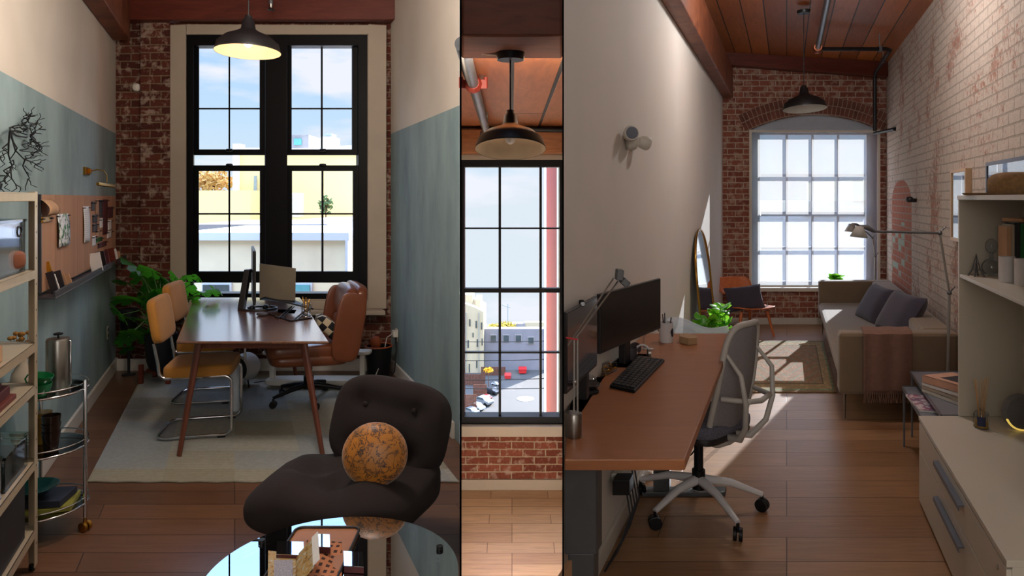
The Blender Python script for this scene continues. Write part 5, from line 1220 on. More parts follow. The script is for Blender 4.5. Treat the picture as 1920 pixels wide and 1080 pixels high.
obj('headband', MB().tube([(.034*math.cos(a), .012, .03+.034*math.sin(a)) for a in [i*PI/12 for i in range(13)]], .005, 8), 'white_chair', b)
for s in (-1, 1): obj('ear_cup', MB().tube([(s*.034-.007, .012, .024), (s*.034+.007, .012, .024)], .022, 18), 'lamp_alu', b)
tag(obj('photo_disc', MB().cyl(at(1192, 654, 3.55)+Vector((0, 0, 0)), at(1192, 654, 3.55)+Vector((-.004, .012, 0)), .032), 'ledge_grey', None, world=True), 'small dark round speaker standing behind the dark mug', 'speaker')
b_o = bpy.data.objects[-1] if False else None
m_, _ = rslab(0, 0, .1, .075, 0, .03, .001)
wbk = on(1290, 642, RD); hx_ = [(wbk.x+.052*math.cos(a), wbk.y+.075*math.sin(a)) for a in [i*PI/3+.2 for i in range(6)]]
tag(obj('wooden_box', MB().prism(hx_, RD, RD+.038, 'z'), P('pale_box_wood', (170, 138, 102), .6, var=.15), None, world=True, bevel=.003), 'hexagonal pale wooden box at the far end of the brown desk', 'box')
sd = on(1254, 629, RD)
tag(obj('soap_dish', MB().sell((sd.x, sd.y+.1, RD+.015), (.04, .03, .015), .4, .4), 'casing', None, world=True), 'small cream block behind the pen mug', 'box')
ah = on(1214, 655, RD)
tag(obj('acrylic_stand', MB().tube([(ah.x-.02, ah.y, RD+.002), (ah.x-.02, ah.y, RD+.06), (ah.x+.0, ah.y+.02, RD+.085), (ah.x+.03, ah.y+.04, RD+.09), (ah.x+.045, ah.y+.06, RD+.085)], .005, 6).cbox((ah.x, ah.y, RD+.004), .06, .05, .006), 'clear', None, world=True), 'clear bent acrylic stand between the headphones and the pen mug', 'stand')
b = thing('card_holder', 'gold wire and acrylic tray beside the keyboard', 'tray', on(1135, 700, RD))
q0 = on(1135, 700, RD); R_ = rotm('Z', .95)
ct = MB(); 
for s in (-1, 1): ct.cbox(q0+R_ @ Vector((0, s*.022, .02)), .15, .002, .04, R_)
ct.cbox(q0+Vector((0, 0, .002)), .15, .044, .003, R_)
obj('tray_walls', ct, 'clear', b, world=True)
gw = MB(); rnd = random.Random(9)
for i in range(12):
    a_ = q0+R_ @ Vector((rnd.uniform(-.065, .065), rnd.uniform(-.018, .018), rnd.uniform(.006, .03))); gw.cyl(a_, a_+Vector((rnd.uniform(-.03, .03), rnd.uniform(-.03, .03), rnd.uniform(0, .02))), .003, None, 6)
obj('gold_clips', gw, 'brass', b, world=True)
qb = on(1100, 728, RD)
b = thing('glass_bowl', 'dark bowl with a clear glass dome near the lamp', 'bowl', Vector((qb.x, qb.y, RD)))
obj('dish', MB().lathe([(0, .002), (.045, .004), (.058, .02), (.056, .022), (.03, .012), (0, .01)], n=32), 'screen_back', b)
obj('dome', MB().lathe([(.045, .02), (.04, .045), (.015, .06), (.010, .075), (0, .078)], n=28), 'clear', b)
tag(obj('cup_dish', MB().cyl((qb.x+.004, qb.y-.06, RD+.0005), (qb.x+.004, qb.y-.06, RD+.008), .04), 'black', None, world=True), 'round black coaster in front of the glass-domed bowl', 'coaster')
# power strip and cables under the desk
b = thing('power_strip', 'plugs and a power strip hanging at the wall under the brown desk', 'power strip', W('R', -.79, 3.55, .0))
obj('strip', MB().box(-.835, -.78, 3.3, 3.62, .30, .34), 'trim', b, 'R', bevel=.003)
obj('plug', MB().box(-.80, -.74, 3.36, 3.44, .34, .39), 'win_white', b, 'R', bevel=.003); obj('plug', MB().box(-.81, -.73, 3.22, 3.31, .27, .34), 'black', b, 'R', bevel=.003)
cb = MB()
for k in range(5): cb.tube([W('R', -.77, 3.3+.05*k, .3), W('R', -.74, 3.28+.05*k, .15), W('R', -.78, 3.2+.06*k, .02), W('R', -.80, 3.05, .01)], .004, 6)
obj('cords', cb, 'dark_print', b, world=True)
ld = W('R', -.66, 3.75, .45)
tag(obj('cable_coil', MB().tube([ld+Vector((.06*math.cos(a)+.004*i, 0, -.13+.075*math.sin(a))) for i, a in enumerate([PI/2+i*PI/8 for i in range(34)])]+[ld+Vector((0, 0, .30))], .004, 6), 'black', None, world=True), 'coiled black cable hanging below the brown desk', 'cable')
tag(obj('cardboard_panel', MB().box(-.735+.02, -.70, 2.16, 2.26, 0, .47), 'kraft', None, 'R'), 'flat cardboard sheet standing at the near end under the brown desk', 'box')
# ---- mesh chair
cc = Vector((.985, 3.66, 0))
b = thing('desk_chair', 'light grey mesh-back swivel chair with white star base at the brown desk', 'chair', cc, math.radians(132))
star(b, 5, .335, .17, 'white_chair', math.radians(12), .033, .026)
obj('gas_lift', MB().cyl((0, 0, .12), (0, 0, .42), .024).cyl((0, 0, .12), (0, 0, .22), .034), 'black', b)
obj('mechanism', MB().cbox((-.02, 0, .42), .26, .16, .06), 'black', b, bevel=.01)
obj('seat', MB().sell((.03, 0, .49), (.235, .235, .042), .4, .35), 'speckled_seat', b)
obj('seat_pan', MB().sell((.02, 0, .447), (.225, .225, .025), .4, .35), 'screen_back', b)
def backpt(w_, h_):    # w across -1..1, h 0..1 up
    z_ = .41+.62*h_; x_ = -.225-.03*math.sin(h_*PI)*1+.0*h_-.07*h_**2+.05*(1-h_)**2
    return Vector((x_+.045*w_*w_, w_*(.18-.03*h_), z_))
out = [backpt(math.cos(a)*1, .5+.5*math.sin(a)) for a in [0]]
lp = []
for i in range(48):
    a = 2*PI*i/48; cu_, su_ = math.cos(a), math.sin(a)
    lp.append(backpt(math.copysign(abs(cu_)**.45, cu_), .5+.5*math.copysign(abs(su_)**.55, su_)))
obj('back_frame', MB().tube(lp, .016, 8, True), 'grey_chair', b)
def mesh_fn(u, v):
    a = (u*2-1); h_ = v; wmax = 1-(abs(2*h_-1)**4)*.35; return backpt(a*wmax*.97, .02+.96*h_)
obj('mesh_back', MB().grid(mesh_fn, 12, 16), 'mesh_grey', b, solid=.004)
sp_ = MB()
for s in (-1, 1):
    sp_.tube([Vector((-.05, s*.02, .43)), Vector((-.27, s*.05, .46)), Vector((-.325, s*.10, .54)), Vector((-.345, s*.13, .66)), Vector((-.33, s*.15, .80)), backpt(s*.93, .78)], [.018, .018, .014, .013, .012, .009], 10)
sp_.tube([backpt(-.95, .42)+Vector((-.02, 0, 0)), Vector((-.345, -.10, .67)), Vector((-.355, 0, .66)), Vector((-.345, .10, .67)), backpt(.95, .42)+Vector((-.02, 0, 0))], .013, 10)
obj('back_support', sp_, 'grey_chair', b)
for s in (-1,): obj('lever', MB().tube([(.02, s*.12, .43), (.06, s*.26, .41), (.10, s*.30, .40)], [.01, .012, .016], 8), 'black', b)
# ---- wall spotlight
b = thing('emergency_light', 'white twin-head emergency light high on the white wall', 'wall light', W('R', RW0, 3.62, 1.97))
obj('housing', MB().sell(W('R', RW0+.028, 3.62, 1.955), (.035, .075, .055), .7, .7), 'trim', b, world=True)
hd1 = W('R', RW0+.05, 3.50, 1.975); hd2 = W('R', RW0+.06, 3.78, 1.955)
for q, dr in ((hd1, Vector((.12, -.95, .1))), (hd2, Vector((.9, .3, -.2)))):
    dr.normalize(); h_ = obj('lamp_head', MB().tube([q-dr*.03, q-dr*.015, q+dr*.02, q+dr*.03], [.02, .034, .04, .036], 20), 'trim', b, world=True)
    obj('lens', MB().cyl(q+dr*.0305, q+dr*.033, .031), 'grey_handle', h_, world=True)
# ---- mirror
b = thing('arched_mirror', 'tall arched mirror with a thin brass frame leaning on the white wall', 'mirror', W('R', -.76, 6.4, 0))
my0, my1 = 5.97, 6.97; mr = (my1-my0)/2; mzt = 1.36; cyy = (my0+my1)/2
def mpt(y_, z_, off=0.0): return W('R', -.68-.135*(z_/mzt)+off, y_, z_)
ol = [(my0, .01)]+[(cyy-mr*math.cos(PI*i/20), mzt-.42+.42*math.sin(PI*i/20)) for i in range(21)]+[(my1, .01)]
obj('frame', MB().tube([mpt(*q) for q in ol]+[mpt(my0, .01)], .011, 8), 'brass', b, world=True)
mm = MB(); base_ = [mpt(y_, z_, .0) for y_, z_ in ol]; mm.add(base_+[q-Vector((.01, -.004, 0)) for q in base_], [tuple(range(len(ol))), tuple(range(2*len(ol)-1, len(ol)-1, -1))])
obj('mirror_glass', mm, 'mirror', b, world=True)
# ---- plants behind the desk
def bushy(name, base, h, w_, n, seed, label, mat='bright_leaf', lf=.05, pot=True, potmat='white_chair'):
    rnd = random.Random(seed); t = thing(name, label, 'plant', base); fm = MB(); sm_ = MB()
    ph = h*.3
    for i in range(n):
        a = rnd.uniform(0, 2*PI); rr = w_*math.sqrt(rnd.random()); zz = ph+(h-ph)*rnd.uniform(.15, 1); rr *= (1.15-.6*zz/h)
        q = Vector((rr*math.cos(a), rr*math.sin(a), zz)); leaf(fm, q, lf*rnd.uniform(.7, 1.2), a+PI/2+PI, rnd.uniform(.2, 1.2), rnd.uniform(-.4, .4), 0)
        if i % 3 == 0: sm_.tube([Vector((0, 0, ph*.8)), q*.5+Vector((0, 0, ph*.4)), q], [.005, .004, .003], 5)
    obj('foliage', fm, mat, t); obj('stems', sm_, 'leaf_stem', t)
    obj('pot', MB().lathe([(0, 0), (w_*.5, 0), (w_*.62, ph), (w_*.55, ph), (w_*.5, ph*.85), (0, ph*.85)], n=28), potmat, t); return t
st_ = W('R', -.56, 5.75, 0)
b = thing('plant_stand', 'small wooden stand behind the far end of the brown desk', 'stand', st_)
obj('top', MB().cyl((0, 0, .26), (0, 0, .28), .14, None, 32), 'lcw', b)
for a in (.5, 2.6, 4.7): obj('leg', MB().cyl((.09*math.cos(a), .09*math.sin(a), .265), (.12*math.cos(a), .12*math.sin(a), 0), .01), 'lcw', b)
bushy('potted_plant', st_+Vector((.0, 0, .281)), .48, .12, 70, 5, 'bushy bright green plant on the stand behind the desk, right of the mirror', lf=.05)
bushy('potted_plant', W('R', -.60, 5.15, .0)+Vector((0, 0, 0)), .78, .12, 60, 8, 'bright green plant in front of the leaning mirror', lf=.055, potmat='white_chair')
t = NT('frosted_acrylic'); d1 = t.n('ShaderNodeBsdfTransparent'); d2 = t.n('ShaderNodeBsdfTranslucent'); d3 = t.n('ShaderNodeBsdfDiffuse'); d2.inputs[0].default_value = (.8, .9, 1, 1); d3.inputs[0].default_value = (.8, .88, .95, 1)
ma = t.n('ShaderNodeMixShader'); ma.inputs[0].default_value = .5; t.l(d2.outputs[0], ma.inputs[1]); t.l(d3.outputs[0], ma.inputs[2]); mb_ = t.n('ShaderNodeMixShader'); mb_.inputs[0].default_value = .55
t.l(d1.outputs[0], mb_.inputs[1]); t.l(ma.outputs[0], mb_.inputs[2]); t.l(mb_.outputs[0], t.out.inputs[0]); M['frosted'] = t.m
def bagfn(u, v):
    a = -1+2*u; q = W('R', -.60+.21*a, 4.62+.12*math.sin(v*PI), .66+.155*v-.03*a+.02*math.sin(u*7)); return (q.x, q.y, q.z)
b = thing('acrylic_chair', 'clear white acrylic chair back just beyond the brown desk', 'chair', W('R', -.58, 4.75, 0))
obj('back_shell', MB().grid(bagfn, 16, 8), M['frosted'], b, world=True, solid=.01)
obj('seat_shell', MB().sell(W('R', -.58, 4.85, .45), (.2, .2, .02), .4, .4), 'frosted', b, world=True)
for sx in (-1, 1):
    for sy in (-1, 1): obj('leg', MB().cyl(W('R', -.58+sx*.16, 4.85+sy*.16, 0), W('R', -.58+sx*.15, 4.85+sy*.15, .44), .012), 'clear', b, world=True)
# ---- plywood lounge chair
b = thing('plywood_chair', 'orange moulded plywood chair in the brick corner beside the window', 'chair', W('R', -.50, 8.45, 0), math.radians(-78+0))
def pf(fn, n1=14, n2=14): return MB().grid(fn, n1, n2)
obj('seat', pf(lambda u, v: ((.27*math.copysign(abs(2*u-1)**.8, 2*u-1)*(1-.18*(2*v-1)**4))+.03, .27*(2*v-1)*(1-.12*(2*u-1)**4), .315+.03*(u)**2+.02*(2*v-1)**2)), 'lcw', b, solid=.012)
obj('backrest', pf(lambda u, v: (-.26-.10*v+.05*(2*u-1)**2, .235*(2*u-1)*(1-.25*abs(2*v-1)**3), .46+.20*v)), 'lcw', b, solid=.012)
for sx, sy in ((1, 1), (1, -1), (-1, 1), (-1, -1)): obj('leg', MB().tube([(sx*.24 if sx > 0 else -.28, sy*.23, 0), (sx*.19, sy*.17, .30)], [.013, .019], 8), 'lcw', b)
obj('spine', MB().tube([(.05, 0, .30), (-.18, 0, .30), (-.27, 0, .36), (-.33, 0, .58)], .017, 8), 'lcw', b)
b = thing('cushion', 'dark aubergine cushion on the plywood chair', 'cushion', at(1396, 559, 8.33), rot=(math.radians(72), -.10, .12))
obj('cover', MB().pillow((0, 0, 0), .235, .15, .06), 'charcoal', b)
# ---- sofa
b = thing('sofa', 'taupe fabric sofa with slim metal legs along the whitewashed brick wall', 'sofa', W('R', .8, 6.8, 0))
sx0, sx1, sy0, sy1 = .385, 1.27, 5.12, 8.50; at_ = .655
obj('base_frame', MB().box(sx0+.03, sx1, sy0+.02, sy1, .20, .30), 'sofa', b, 'R', bevel=.02)
obj('seat_cushion', MB().box(sx0, sx1-.24, sy0+.17, sy1-.17, .285, .40), 'sofa', b, 'R', bevel=.035)
obj('armrest', MB().box(sx0, sx1, sy0, sy0+.17, .20, at_), 'sofa', b, 'R', bevel=.025)
obj('armrest', MB().box(sx0, sx1, sy1-.17, sy1, .20, at_), 'sofa', b, 'R', bevel=.025)
obj('backrest', MB().box(sx1-.25, sx1, sy0+.165, sy1-.165, .20, at_), 'sofa', b, 'R', bevel=.03)
for x_ in (sx0+.05, sx1-.06):
    for y_ in (sy0+.08, sy1-.08): obj('leg', MB().cyl((x_, y_, 0), (x_, y_, .21), .007, .011), 'steel', b, 'R')
for (px, py, Y, l_, s_) in ((1643, 572, 7.15, 'dark grey cushion on the sofa, farther from the camera', .30), (1688, 590, 6.05, 'dark grey cushion on the sofa, nearer to the throw', .29)):
    c_ = at(px, py, Y); b = thing('cushion', l_, 'cushion', c_, 0, 'dark cushions on the sofa', rot=(0, math.radians(-62), math.radians(-8)))
    obj('cover', MB().pillow((0, 0, 0), s_*.72, s_*1.0, .085), 'charcoal', b)
# throw over the near arm
b = thing('throw_blanket', 'dusty pink fringed throw hanging over the near arm of the sofa', 'blanket', W('R', .75, 5.1, .3))
tx0, tx1 = .565, .925
def thf(u, v):
    x_ = tx0+(tx1-tx0)*u; s_ = v*.78
    w2 = .008*math.sin(u*14)
    if s_ < .17: q = (x_, 5.30-.0-s_, at_+.012+w2*.3)
    elif s_ < .19: q = (x_, 5.13-(s_-.17), at_+.010-(s_-.17)*.5)
    else: q = (x_, 5.105+w2-.01, at_-(s_-.19)*.72)
    return W('R', *q)
obj('cloth', MB().grid(thf, 24, 40), 'throw', b, world=True, solid=.008)
fg = MB()
for i in range(44):
    x_ = tx0+(tx1-tx0)*(i+.5)/44; z_ = at_-.59*.72; fg.tube([W('R', x_, 5.10, z_+.01), W('R', x_+.004*math.sin(i*3), 5.098, z_-.04), W('R', x_+.008*math.sin(i*5), 5.10, z_-.085)], .0028, 5)
obj('fringe', fg, 'throw', b, world=True)
# ---- floor lamps
def tolomeo(name, label, base, pts, head, hs, hr, conedir):
    t = thing(name, label, 'floor lamp', base, group='aluminium reading lamps')
    obj('base', MB().lathe([(0, 0), (.13, 0), (.13, .012), (.02, .018), (0, .018)], n=36), 'lamp_alu', t)
    q = [Vector(p_) for p_ in pts]
    obj('pole', MB().cyl(base, q[0], .010, None, 12), 'lamp_alu', t, world=True)
    obj('lower_arm', MB().cyl(q[0], q[1], .008, None, 10), 'lamp_alu', t, world=True)
    obj('upper_arm', MB().cyl(q[1], q[2], .009, None, 10), 'pipe', t, world=True)
    [obj('joint', MB().sell(q[i], (.017, .017, .017), 1, 1, None, 12, 8).cyl(q[i], q[i]+Vector((.04, 0, .043)), .005, None, 8), 'pipe', t, world=True) for i in (0, 1)]
    h_ = Vector(head); cd = Vector(conedir).normalized()
    obj('lamp_shade', MB().tube([h_, h_+cd*hs*.25, h_+cd*hs], [hr*.45, hr*.55, hr], 28, cap=False).tube([h_-cd*.001, h_], [hr*.44, hr*.45], 28), 'lamp_shade_alu', t, world=True, solid=.002)
    obj('head_joint', MB().tube([q[2], h_.lerp(q[2], .5)+Vector((0, 0, .012)), h_-cd*.0], [.012, .020, .014], 10), 'pipe', t, world=True)
    return t
nb_ = W('R', 1.135, 4.93, 0)
tolomeo('reading_lamp', 'aluminium floor lamp with a long arm reaching over the sofa from its near end', nb_, [at(1780, 549, 4.93), at(1762, 437, 4.93), at(1640, 434, 4.95)], at(1612, 425, 4.95), .075, .058, (-.12, -.05, -1))
fb_ = W('R', 1.10, 8.72, 0)
tolomeo('reading_lamp', 'aluminium lamp in the far corner behind the sofa, its small head by the window', fb_, [at(1641, 480, 8.72), at(1636, 446, 8.72), at(1612, 424, 8.72)], at(1597, 420, 8.72), .10, .075, (-.1, 0, -1))
# plant on the sill
b = bushy('potted_plant', W('R', RX(1566), YR-.0, RZ(539)), .17, .09, 16, 15, 'small bright green plant on the window sill behind the sofa', lf=.07, potmat='kraft')
# ---- side tables, books
def nest(name, x0_, x1_, y0_, y1_, zt_, label):
    t = thing(name, label, 'side table', W('R', (x0_+x1_)/2, (y0_+y1_)/2, 0), group='nesting side tables')
    obj('tabletop', MB().box(x0_, x1_, y0_, y1_, zt_-.012, zt_), 'table_grey', t, 'R', bevel=.002)
    obj('rim', MB().box(x0_-.008, x0_, y0_, y1_, zt_-.014, zt_+.004).box(x0_, x1_, y0_-.008, y0_, zt_-.014, zt_+.004).box(x0_, x1_, y1_, y1_+.008, zt_-.014, zt_+.004), 'pipe', t, 'R')
    for a_ in (x0_, x1_-.012):
        for c_ in (y0_, y1_-.014): obj('leg', MB().box(a_, a_+.012, c_, c_+.014, 0, zt_-.012), 'table_grey', t, 'R')
nest('side_table', .775, 1.08, 3.80, 4.62, .395, 'smaller grey metal side table tucked under the larger one')
nest('side_table', .86, 1.28, 3.84, 4.80, .45, 'larger grey metal side table with a pile of books')
def book(cx, cy, z0, w_, l_, h_, rz_, cov, label, group):
    t = thing('book', label, 'book', W('R', cx, cy, z0), rz_-.37, group)
    obj('cover', MB().box(-w_/2, w_/2, -l_/2, l_/2, 0, .003).box(-w_/2, w_/2, -l_/2, l_/2, h_-.003, h_).box(-w_/2, -w_/2+.004, -l_/2, l_/2, 0, h_), cov, t)
    obj('pages', MB().box(-w_/2+.004, w_/2-.004, -l_/2+.004, l_/2-.004, .003, h_-.003), 'paper', t); return t
z_ = .451
for i, (h_, m_, l_) in enumerate(((.022, 'cream_lam', 'pale book at the bottom of the pile on the side table'), (.02, 'casing', 'cream book second from the bottom of the pile'), (.02, 'paper', 'white book in the middle of the pile on the side table'), (.045, P('peach_cover', (206, 160, 136), .5), 'thick peach book with a dark photo cover on top of the pile'))):
    tb = book(1.04+.004*i, 4.15, z_, .24, .34, h_, .5+.06*i, m_, l_, 'books on the side table'); z_ += h_+.0008
obj('cover_photo', MB().box(-.07, .09, -.11, .09, .045, .0456), 'dark_print', tb)
t = NT('magazine_print'); v = t.objc(); nn_ = t.noise(v, 18, 3, .6); t.bsdf(t.ramp(nn_, [(.42, S((206, 196, 200))), (.5, S((150, 60, 96))), (.56, S((70, 70, 110))), (.62, S((214, 206, 206)))]), .4); M['magazine'] = t.m
tb = thing('magazine', 'magazine with a pink and violet cover on the smaller side table', 'magazine', W('R', .80, 4.22, .396)+Vector((.02, 0, 0)), -.30)
obj('cover', MB().box(-.05, .05, -.17, .17, .012, .0135), 'magazine', tb); obj('pages', MB().box(-.049, .049, -.169, .169, 0, .012), 'paper', tb)
# ---- low cabinet
kx0, kx1, ky0, ky1, kz = .712, 1.30, 2.25, 3.74, .476
b = thing('low_cabinet', 'long cream drawer cabinet with grey pull handles in the right foreground', 'cabinet', W('R', 1.0, 3.0, 0))
obj('carcass', MB().box(kx0+.02, kx1, ky0, ky1, .02, kz-.022), 'cream_lam', b, 'R', bevel=.002)
obj('cabinet_top', MB().box(kx0, kx1, ky0-.005, ky1+.005, kz-.022, kz), 'cream_lam', b, 'R', bevel=.002)
obj('plinth', MB().box(kx0+.04, kx1, ky0+.02, ky1-.02, 0, .02), 'screen_back', b, 'R')
for (z0_, z1_) in ((.30, .444), (.024, .296)):
    dr = obj('drawer', MB().box(kx0+.002, kx0+.02, ky0+.004, ky1-.003, z0_, z1_), 'cream_lam', b, 'R', bevel=.0015)
    zc = z1_-.035 if z0_ > .2 else z1_-.055
    obj('handle', MB().box(kx0-.022, kx0+.002, 2.79, 3.27, zc, zc+.006).box(kx0-.022, kx0-.018, 2.79, 3.27, zc-.018, zc), 'grey_handle', dr, 'R', bevel=.001)
obj('lock', MB().cyl((kx0+.002, 2.34, .405), (kx0-.004, 2.34, .405), .009), 'chrome', b, 'R')
# ---- bookcase on the cabinet
vx0 = .928; vx1 = 1.274; vz1 = 1.665
b = thing('bookcase', 'cream open bookcase standing on the low cabinet at the right edge', 'bookcase', W('R', 1.1, 3.5, kz))
obj('side_panel', MB().box(vx0, vx1, 3.735, 3.755, kz+.001, vz1-.022), 'cream_lam', b, 'R', bevel=.0015)
obj('side_panel', MB().box(vx0, vx1, 2.55, 2.57, kz+.001, vz1-.022), 'cream_lam', b, 'R', bevel=.0015)
obj('top_panel', MB().box(vx0-.004, vx1, 2.545, 3.76, vz1-.022, vz1), 'cream_lam', b, 'R', bevel=.0015)
obj('shelf', MB().box(vx0+.003, vx1-.008, 2.57, 3.735, 1.225, 1.243), 'cream_lam', b, 'R', bevel=.0015)
obj('back_panel', MB().box(vx1-.008, vx1-.002, 2.57, 3.735, kz+.001, vz1-.022), 'cream_lam', b, 'R')
shz = 1.2435
tb = thing('tower_figurine', 'small dark metal lattice tower souvenir on the bookcase shelf', 'figurine', W('R', .99, 3.62, shz))
tw = MB()
for sx in (-1, 1):
    for sy in (-1, 1): tw.tube([(sx*.026, sy*.026, 0), (sx*.013, sy*.013, .035), (sx*.005, sy*.005, .08), (0, 0, .118)], [.004, .0035, .002, .001], 6)
tw.cbox((0, 0, .035), .03, .03, .004).cbox((0, 0, .065), .018, .018, .003)
obj('lattice', tw, 'desk_grey', tb)
tb = thing('glass_sculpture', 'hourglass-shaped clear glass vase on the bookcase shelf', 'vase', W('R', 1.075, 3.64, shz))
obj('vessel', MB().sell((0, 0, .045), (.045, .045, .045), 1, 1, None, 28, 18).sell((-.0, 0, .155), (.028, .028, .04), 1, 1, None, 24, 14).cyl((0, 0, .08), (0, 0, .125), .010), 'clear', tb)
for i, (px, l_) in enumerate(((1888, 'off-white cylinder mug on the bookcase shelf, left of the pair'), (1918, 'off-white cylinder mug on the bookcase shelf, at the photo edge'))):
    q = on(px, 529+6*i, shz); mug('canister', q, l_, 'white_chair', .034, .125, False)['group'] = 'off-white canisters'
cols = [('kraft', .022, .19), ('casing', .018, .20), ('dark_pot', .03, .21), ('green_ceramic', .02, .205), ('wine', .022, .20), ('cream_lam', .02, .205), ('paper', .018, .20), ('throw', .024, .20), ('paper', .02, .19)]
x_ = 1.10; nms = ('tan', 'cream', 'black', 'green', 'wine-red', 'ivory', 'white', 'pink-tan', 'pale')
pos_ = ('first from the left in the row', 'second from the left in the row', 'third in the row, the darkest', 'next to the darkest one', 'right of the green one', 'right of the wine-red one', 'right of the ivory one', 'second from the right', 'last of the row by the wall')
for i, (m_, w_, h_) in enumerate(cols):
    h_ += .075
    if x_+w_ > 1.262: break
    tb = thing('book', f'{nms[i]} book standing on the bookcase shelf, {pos_[i]}', 'book', W('R', x_+w_/2, 3.53, shz), -.377, 'books on the bookcase shelf')
    obj('cover', MB().box(-w_/2+.0008, w_/2-.0008, -.075, .075, 0, h_), m_, tb, bevel=.002)
    obj('pages', MB().box(-w_/2+.003, w_/2-.003, -.07, .076, .002, h_+.0005), 'paper', tb); x_ += w_*.93
    tb.location = W('R', x_-w_/2, 3.53, shz)
tag(obj('book', MB().cbox(W('R', 1.22, 3.53, shz+.297), .15, .14, .018, None), 'kraft', None, world=True, bevel=.002), 'tan book lying flat on top of the shelf row', 'book')
# hat on top
hc_ = W('R', 1.10, 3.42, vz1)
tb = thing('straw_hat', 'brown straw hat lying on top of the bookcase', 'hat', hc_)
obj('brim', MB().lathe([(0, .002), (.19, .002), (.20, .012), (.19, .010), (.09, .010), (0, .010)], n=40), P('straw', (134, 104, 66), .9, var=.25, scale=60, bump=.5), tb)
obj('crown', MB().sell((.03, 0, .05), (.115, .10, .065), .6, .8, None, 36, 18), bpy.data.materials['straw'], tb)
# frames on the brick wall
def wallframe(name, y0_, y1_, z0_, z1_, th, mat, label, group=None):
    t = thing(name, label, 'picture', W('R', RW1, (y0_+y1_)/2, z0_), group=group); x1_ = RW1-.001
    f = MB(); f.box(x1_-th, x1_, y0_, y0_+.022, z0_, z1_).box(x1_-th, x1_, y1_-.022, y1_, z0_, z1_).box(x1_-th, x1_, y0_+.022, y1_-.022, z0_, z0_+.022).box(x1_-th, x1_, y0_+.022, y1_-.022, z1_-.022, z1_)
    obj('frame', f, mat, t, 'R', bevel=.001)
    obj('print', MB().box(x1_-.008, x1_-.004, y0_+.02, y1_-.02, z0_+.02, z1_-.02), 'paper', t, 'R')
    obj('glass', MB().box(x1_-th*.8, x1_-th*.8+.002, y0_+.02, y1_-.02, z0_+.02, z1_-.02), M['frame_glass'], t, 'R')
M['frame_glass'] = glassy('frame_glass', (.95, .96, 1, 1), .25)
wallframe('framed_print', 4.90, 5.36, 1.33, 1.865, .045, P('pale_oak_frame', (206, 176, 142), .5), 'pale oak framed print on the whitewashed brick, left of the other frame', 'frames on the brick wall')
wallframe('framed_print', 3.55, 4.46, 1.45, 1.88, .03, 'grey_handle', 'grey framed print above the bookcase on the whitewashed brick', 'frames on the brick wall')
# diffuser and light
q = on(1840, 802, kz)
tb = thing('reed_diffuser', 'reed diffuser bottle with a dark blue label on the low cabinet', 'diffuser', q)
obj('bottle', MB().lathe([(0, 0), (.032, 0), (.034, .006), (.034, .07), (.028, .082), (.012, .088), (.012, .10), (.009, .10), (.009, .085), (0, .08)], n=32), 'clear', tb)
obj('oil', MB().cyl((0, 0, .004), (0, 0, .035), .030), P('amber_oil', (170, 130, 50), .3), tb)
obj('label', MB().add([(.0345*math.cos(a), .0345*math.sin(a), z_) for a in [-2.7+i*.14 for i in range(9)] for z_ in (.015, .062)], [(2*i, 2*i+2, 2*i+3, 2*i+1) for i in range(8)]), P('blue_label', (34, 40, 78), .6), tb)
rd = MB()
for i in range(9): a = i*2.4; rd.cyl((.006*math.cos(a), .006*math.sin(a), .01), (.035*math.cos(a), .022*math.sin(a), .235+.012*(i % 3)), .0014, None, 6)
obj('reeds', rd, P('reed', (196, 150, 96), .7), tb)
q = on(1915, 806, kz)
tb = thing('sunrise_lamp', 'round grey wake-up light with a yellow glowing lower rim on the cabinet', 'lamp', q)
e_ = P('glow_yellow', (250, 214, 90), .5); pr = e_.node_tree.nodes['Principled BSDF']; pr.inputs['Emission Color'].default_value = (1, .72, .15, 1); pr.inputs['Emission Strength'].default_value = .6
obj('disc', MB().tube([(0, -.012, .092), (0, -.018, .092), (0, .02, .092), (0, .03, .092)], [.078, .084, .088, .07], 40), P('lamp_cloth_grey', (112, 112, 112), .9, var=.1, scale=120, bump=.2), tb)
obj('glowing_rim', MB().tube([(.087*math.cos(a), -.012, .092+.087*math.sin(a)) for a in [PI*1.13+i*PI*.74/20 for i in range(21)]], .006, 8), e_, tb)
# ---- ceiling pipes
Yp_ = 7.5
t_ = thing('sprinkler_pipe', 'sprinkler pipe along the wooden ceiling, dropping down the brick corner', 'pipe', at(1533, 92, Yp_))
pz = at(1533, 92, Yp_).z; X0 = (1533-1475)*Yp_/FPX; X1 = 1.125
obj('silver_run', MB().cyl(W('R', X0, 3.2, pz), W('R', X0, Yp_, pz), .028, None, 14), 'pipe', t_, world=True)
obj('elbow', MB().sell(W('R', X0, Yp_, pz), (.045, .045, .05), .8, .8, None, 16, 10).cyl(W('R', X0, Yp_-.10, pz), W('R', X0, Yp_-.06, pz), .04), P('copper_fitting', (150, 84, 56), .35, .8), t_, world=True)
obj('cross_run', MB().tube([W('R', X0, Yp_, pz), W('R', X1-.05, Yp_, pz), W('R', X1, Yp_+.06, pz), W('R', X1, 8.78, pz-.02), W('R', X1, 8.85, pz-.08), W('R', X1, 8.85, RZ(252)+.02)], .022, 12), 'pipe_black', t_, world=True)
obj('side_branch', MB().cyl(W('R', X1, 8.85, at(1652, 250, 8.85).z), W('R', X1+.17, 8.3, at(1652, 250, 8.85).z), .022), 'pipe_black', t_, world=True)
hg = MB()
for (x_, y_) in ((X1-.12, Yp_), (X1-.0, 8.1)): hg.cyl(W('R', x_, y_, pz), W('R', x_, y_, 3.50), .006).cbox(W('R', x_, y_, pz), .03, .05, .06)
obj('hanger', hg, 'pipe', t_, world=True)
pc = at(1507, 205, 6.6)
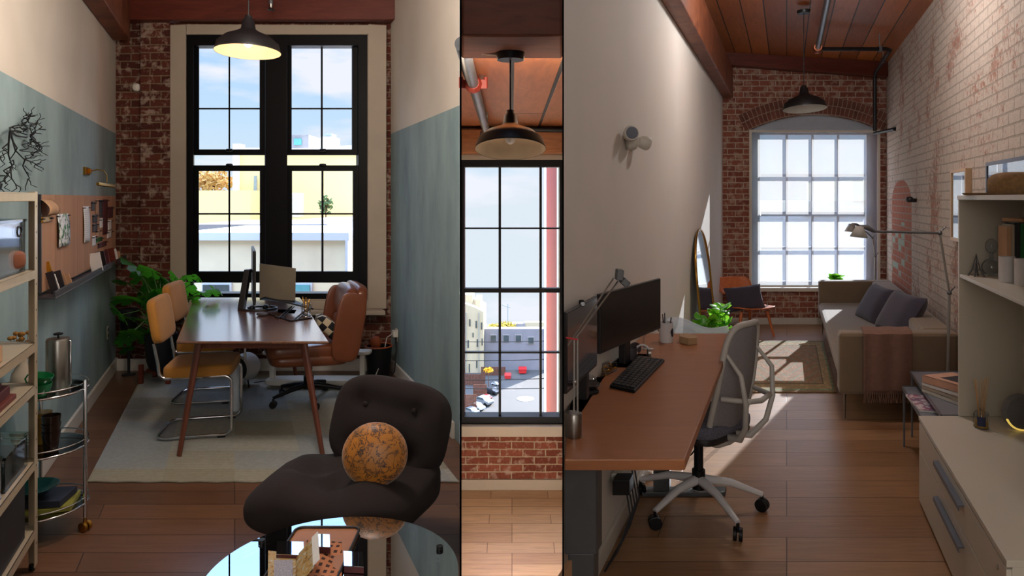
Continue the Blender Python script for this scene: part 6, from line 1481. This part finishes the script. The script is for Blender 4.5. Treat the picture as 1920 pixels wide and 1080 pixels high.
pendant('pendant_lamp', pc.x, pc.y, pc.z, .197, 3.44, 'unlit black pendant lamp in front of the arched window', P('white_enamel', (206, 208, 204), .4), -.10)
# hook on the brick wall
tb = thing('wall_bracket', 'small dark bracket on the brick right of the bare brick patch', 'bracket', W('R', RW1, 7.0, 1.63))
obj('bracket', MB().cyl(W('R', RW1, 7.0, 1.63), W('R', RW1-.06, 7.0, 1.63), .02).sell(W('R', RW1-.07, 7.0, 1.64), (.03, .04, .03), .8, .8, None, 12, 8), 'screen_back', tb, world=True)
tb = thing('wall_valve', 'small dark valve on the bricks left of the arched window', 'valve', W('R', RX(1374), YR-.02, RZ(523)))
obj('valve', MB().cyl((0, 0, 0), (0, -.05, 0), .02).cyl((0, -.04, -.03), (0, -.04, .05), .014), 'screen_back', tb)
# ================================================================== MIDDLE ROOM THINGS
pc = at(957, 283, 2.86)
pendant('pendant_lamp', pc.x, pc.y, pc.z, .144, 2.25, 'black pendant lamp with a white lining and clear bulb in the middle room', P('ivory_enamel', (226, 214, 190), .4), -.24)
b = thing('ceiling_pipe', 'grey steel pipe with a red clamp running under the middle ceiling', 'pipe', (-.2, 4.2, 2.2))
P0, P1 = at(866, 82, 3.02), at(914, 252, 6.3)
obj('tube', MB().cyl(P0, P1, .032, None, 16), 'pipe', b, world=True)
pm_ = at(885, 178, 3.95); 
q = P0.lerp(P1, .28); dr = (P1-P0).normalized()
cl_ = obj('red_clamp', MB().tube([q-dr*.05, q-dr*.02, q+dr*.02, q+dr*.05], [.036, .05, .05, .036], 14).cbox(q, .15, .03, .05).cyl(q+Vector((-.07, 0, -.02)), q+Vector((-.07, 0, .04)), .012).cyl(q+Vector((.07, 0, -.02)), q+Vector((.07, 0, .04)), .012), P('red_clamp', (150, 50, 36), .5), b, world=True)
obj('flange', MB().sell(P1, (.07, .05, .05), .7, .7, None, 16, 10), 'steel', b, world=True)
rd_ = at(912, 175, 5.2); obj('hanger_rod', MB().cyl(at(914, 165, 5.6), at(913, 240, 5.6), .008, None, 8), 'steel', b, world=True)
b = thing('ceiling_pipe', 'black pipe crossing below the middle ceiling planks', 'pipe', at(980, 243, 6.45))
obj('tube', MB().cyl(at(912, 241, 6.5), at(1054, 244, 6.5), .022, None, 14), 'pipe_black', b, world=True)
tag(obj('conduit', MB().tube([at(867, 97, 2.9), at(890, 98, 2.9), at(915, 101, 2.88), at(936, 102, 2.86)], .006, 8), 'lamp_alu', None, world=True), 'thin silver conduit leading to the middle pendant lamp', 'conduit')
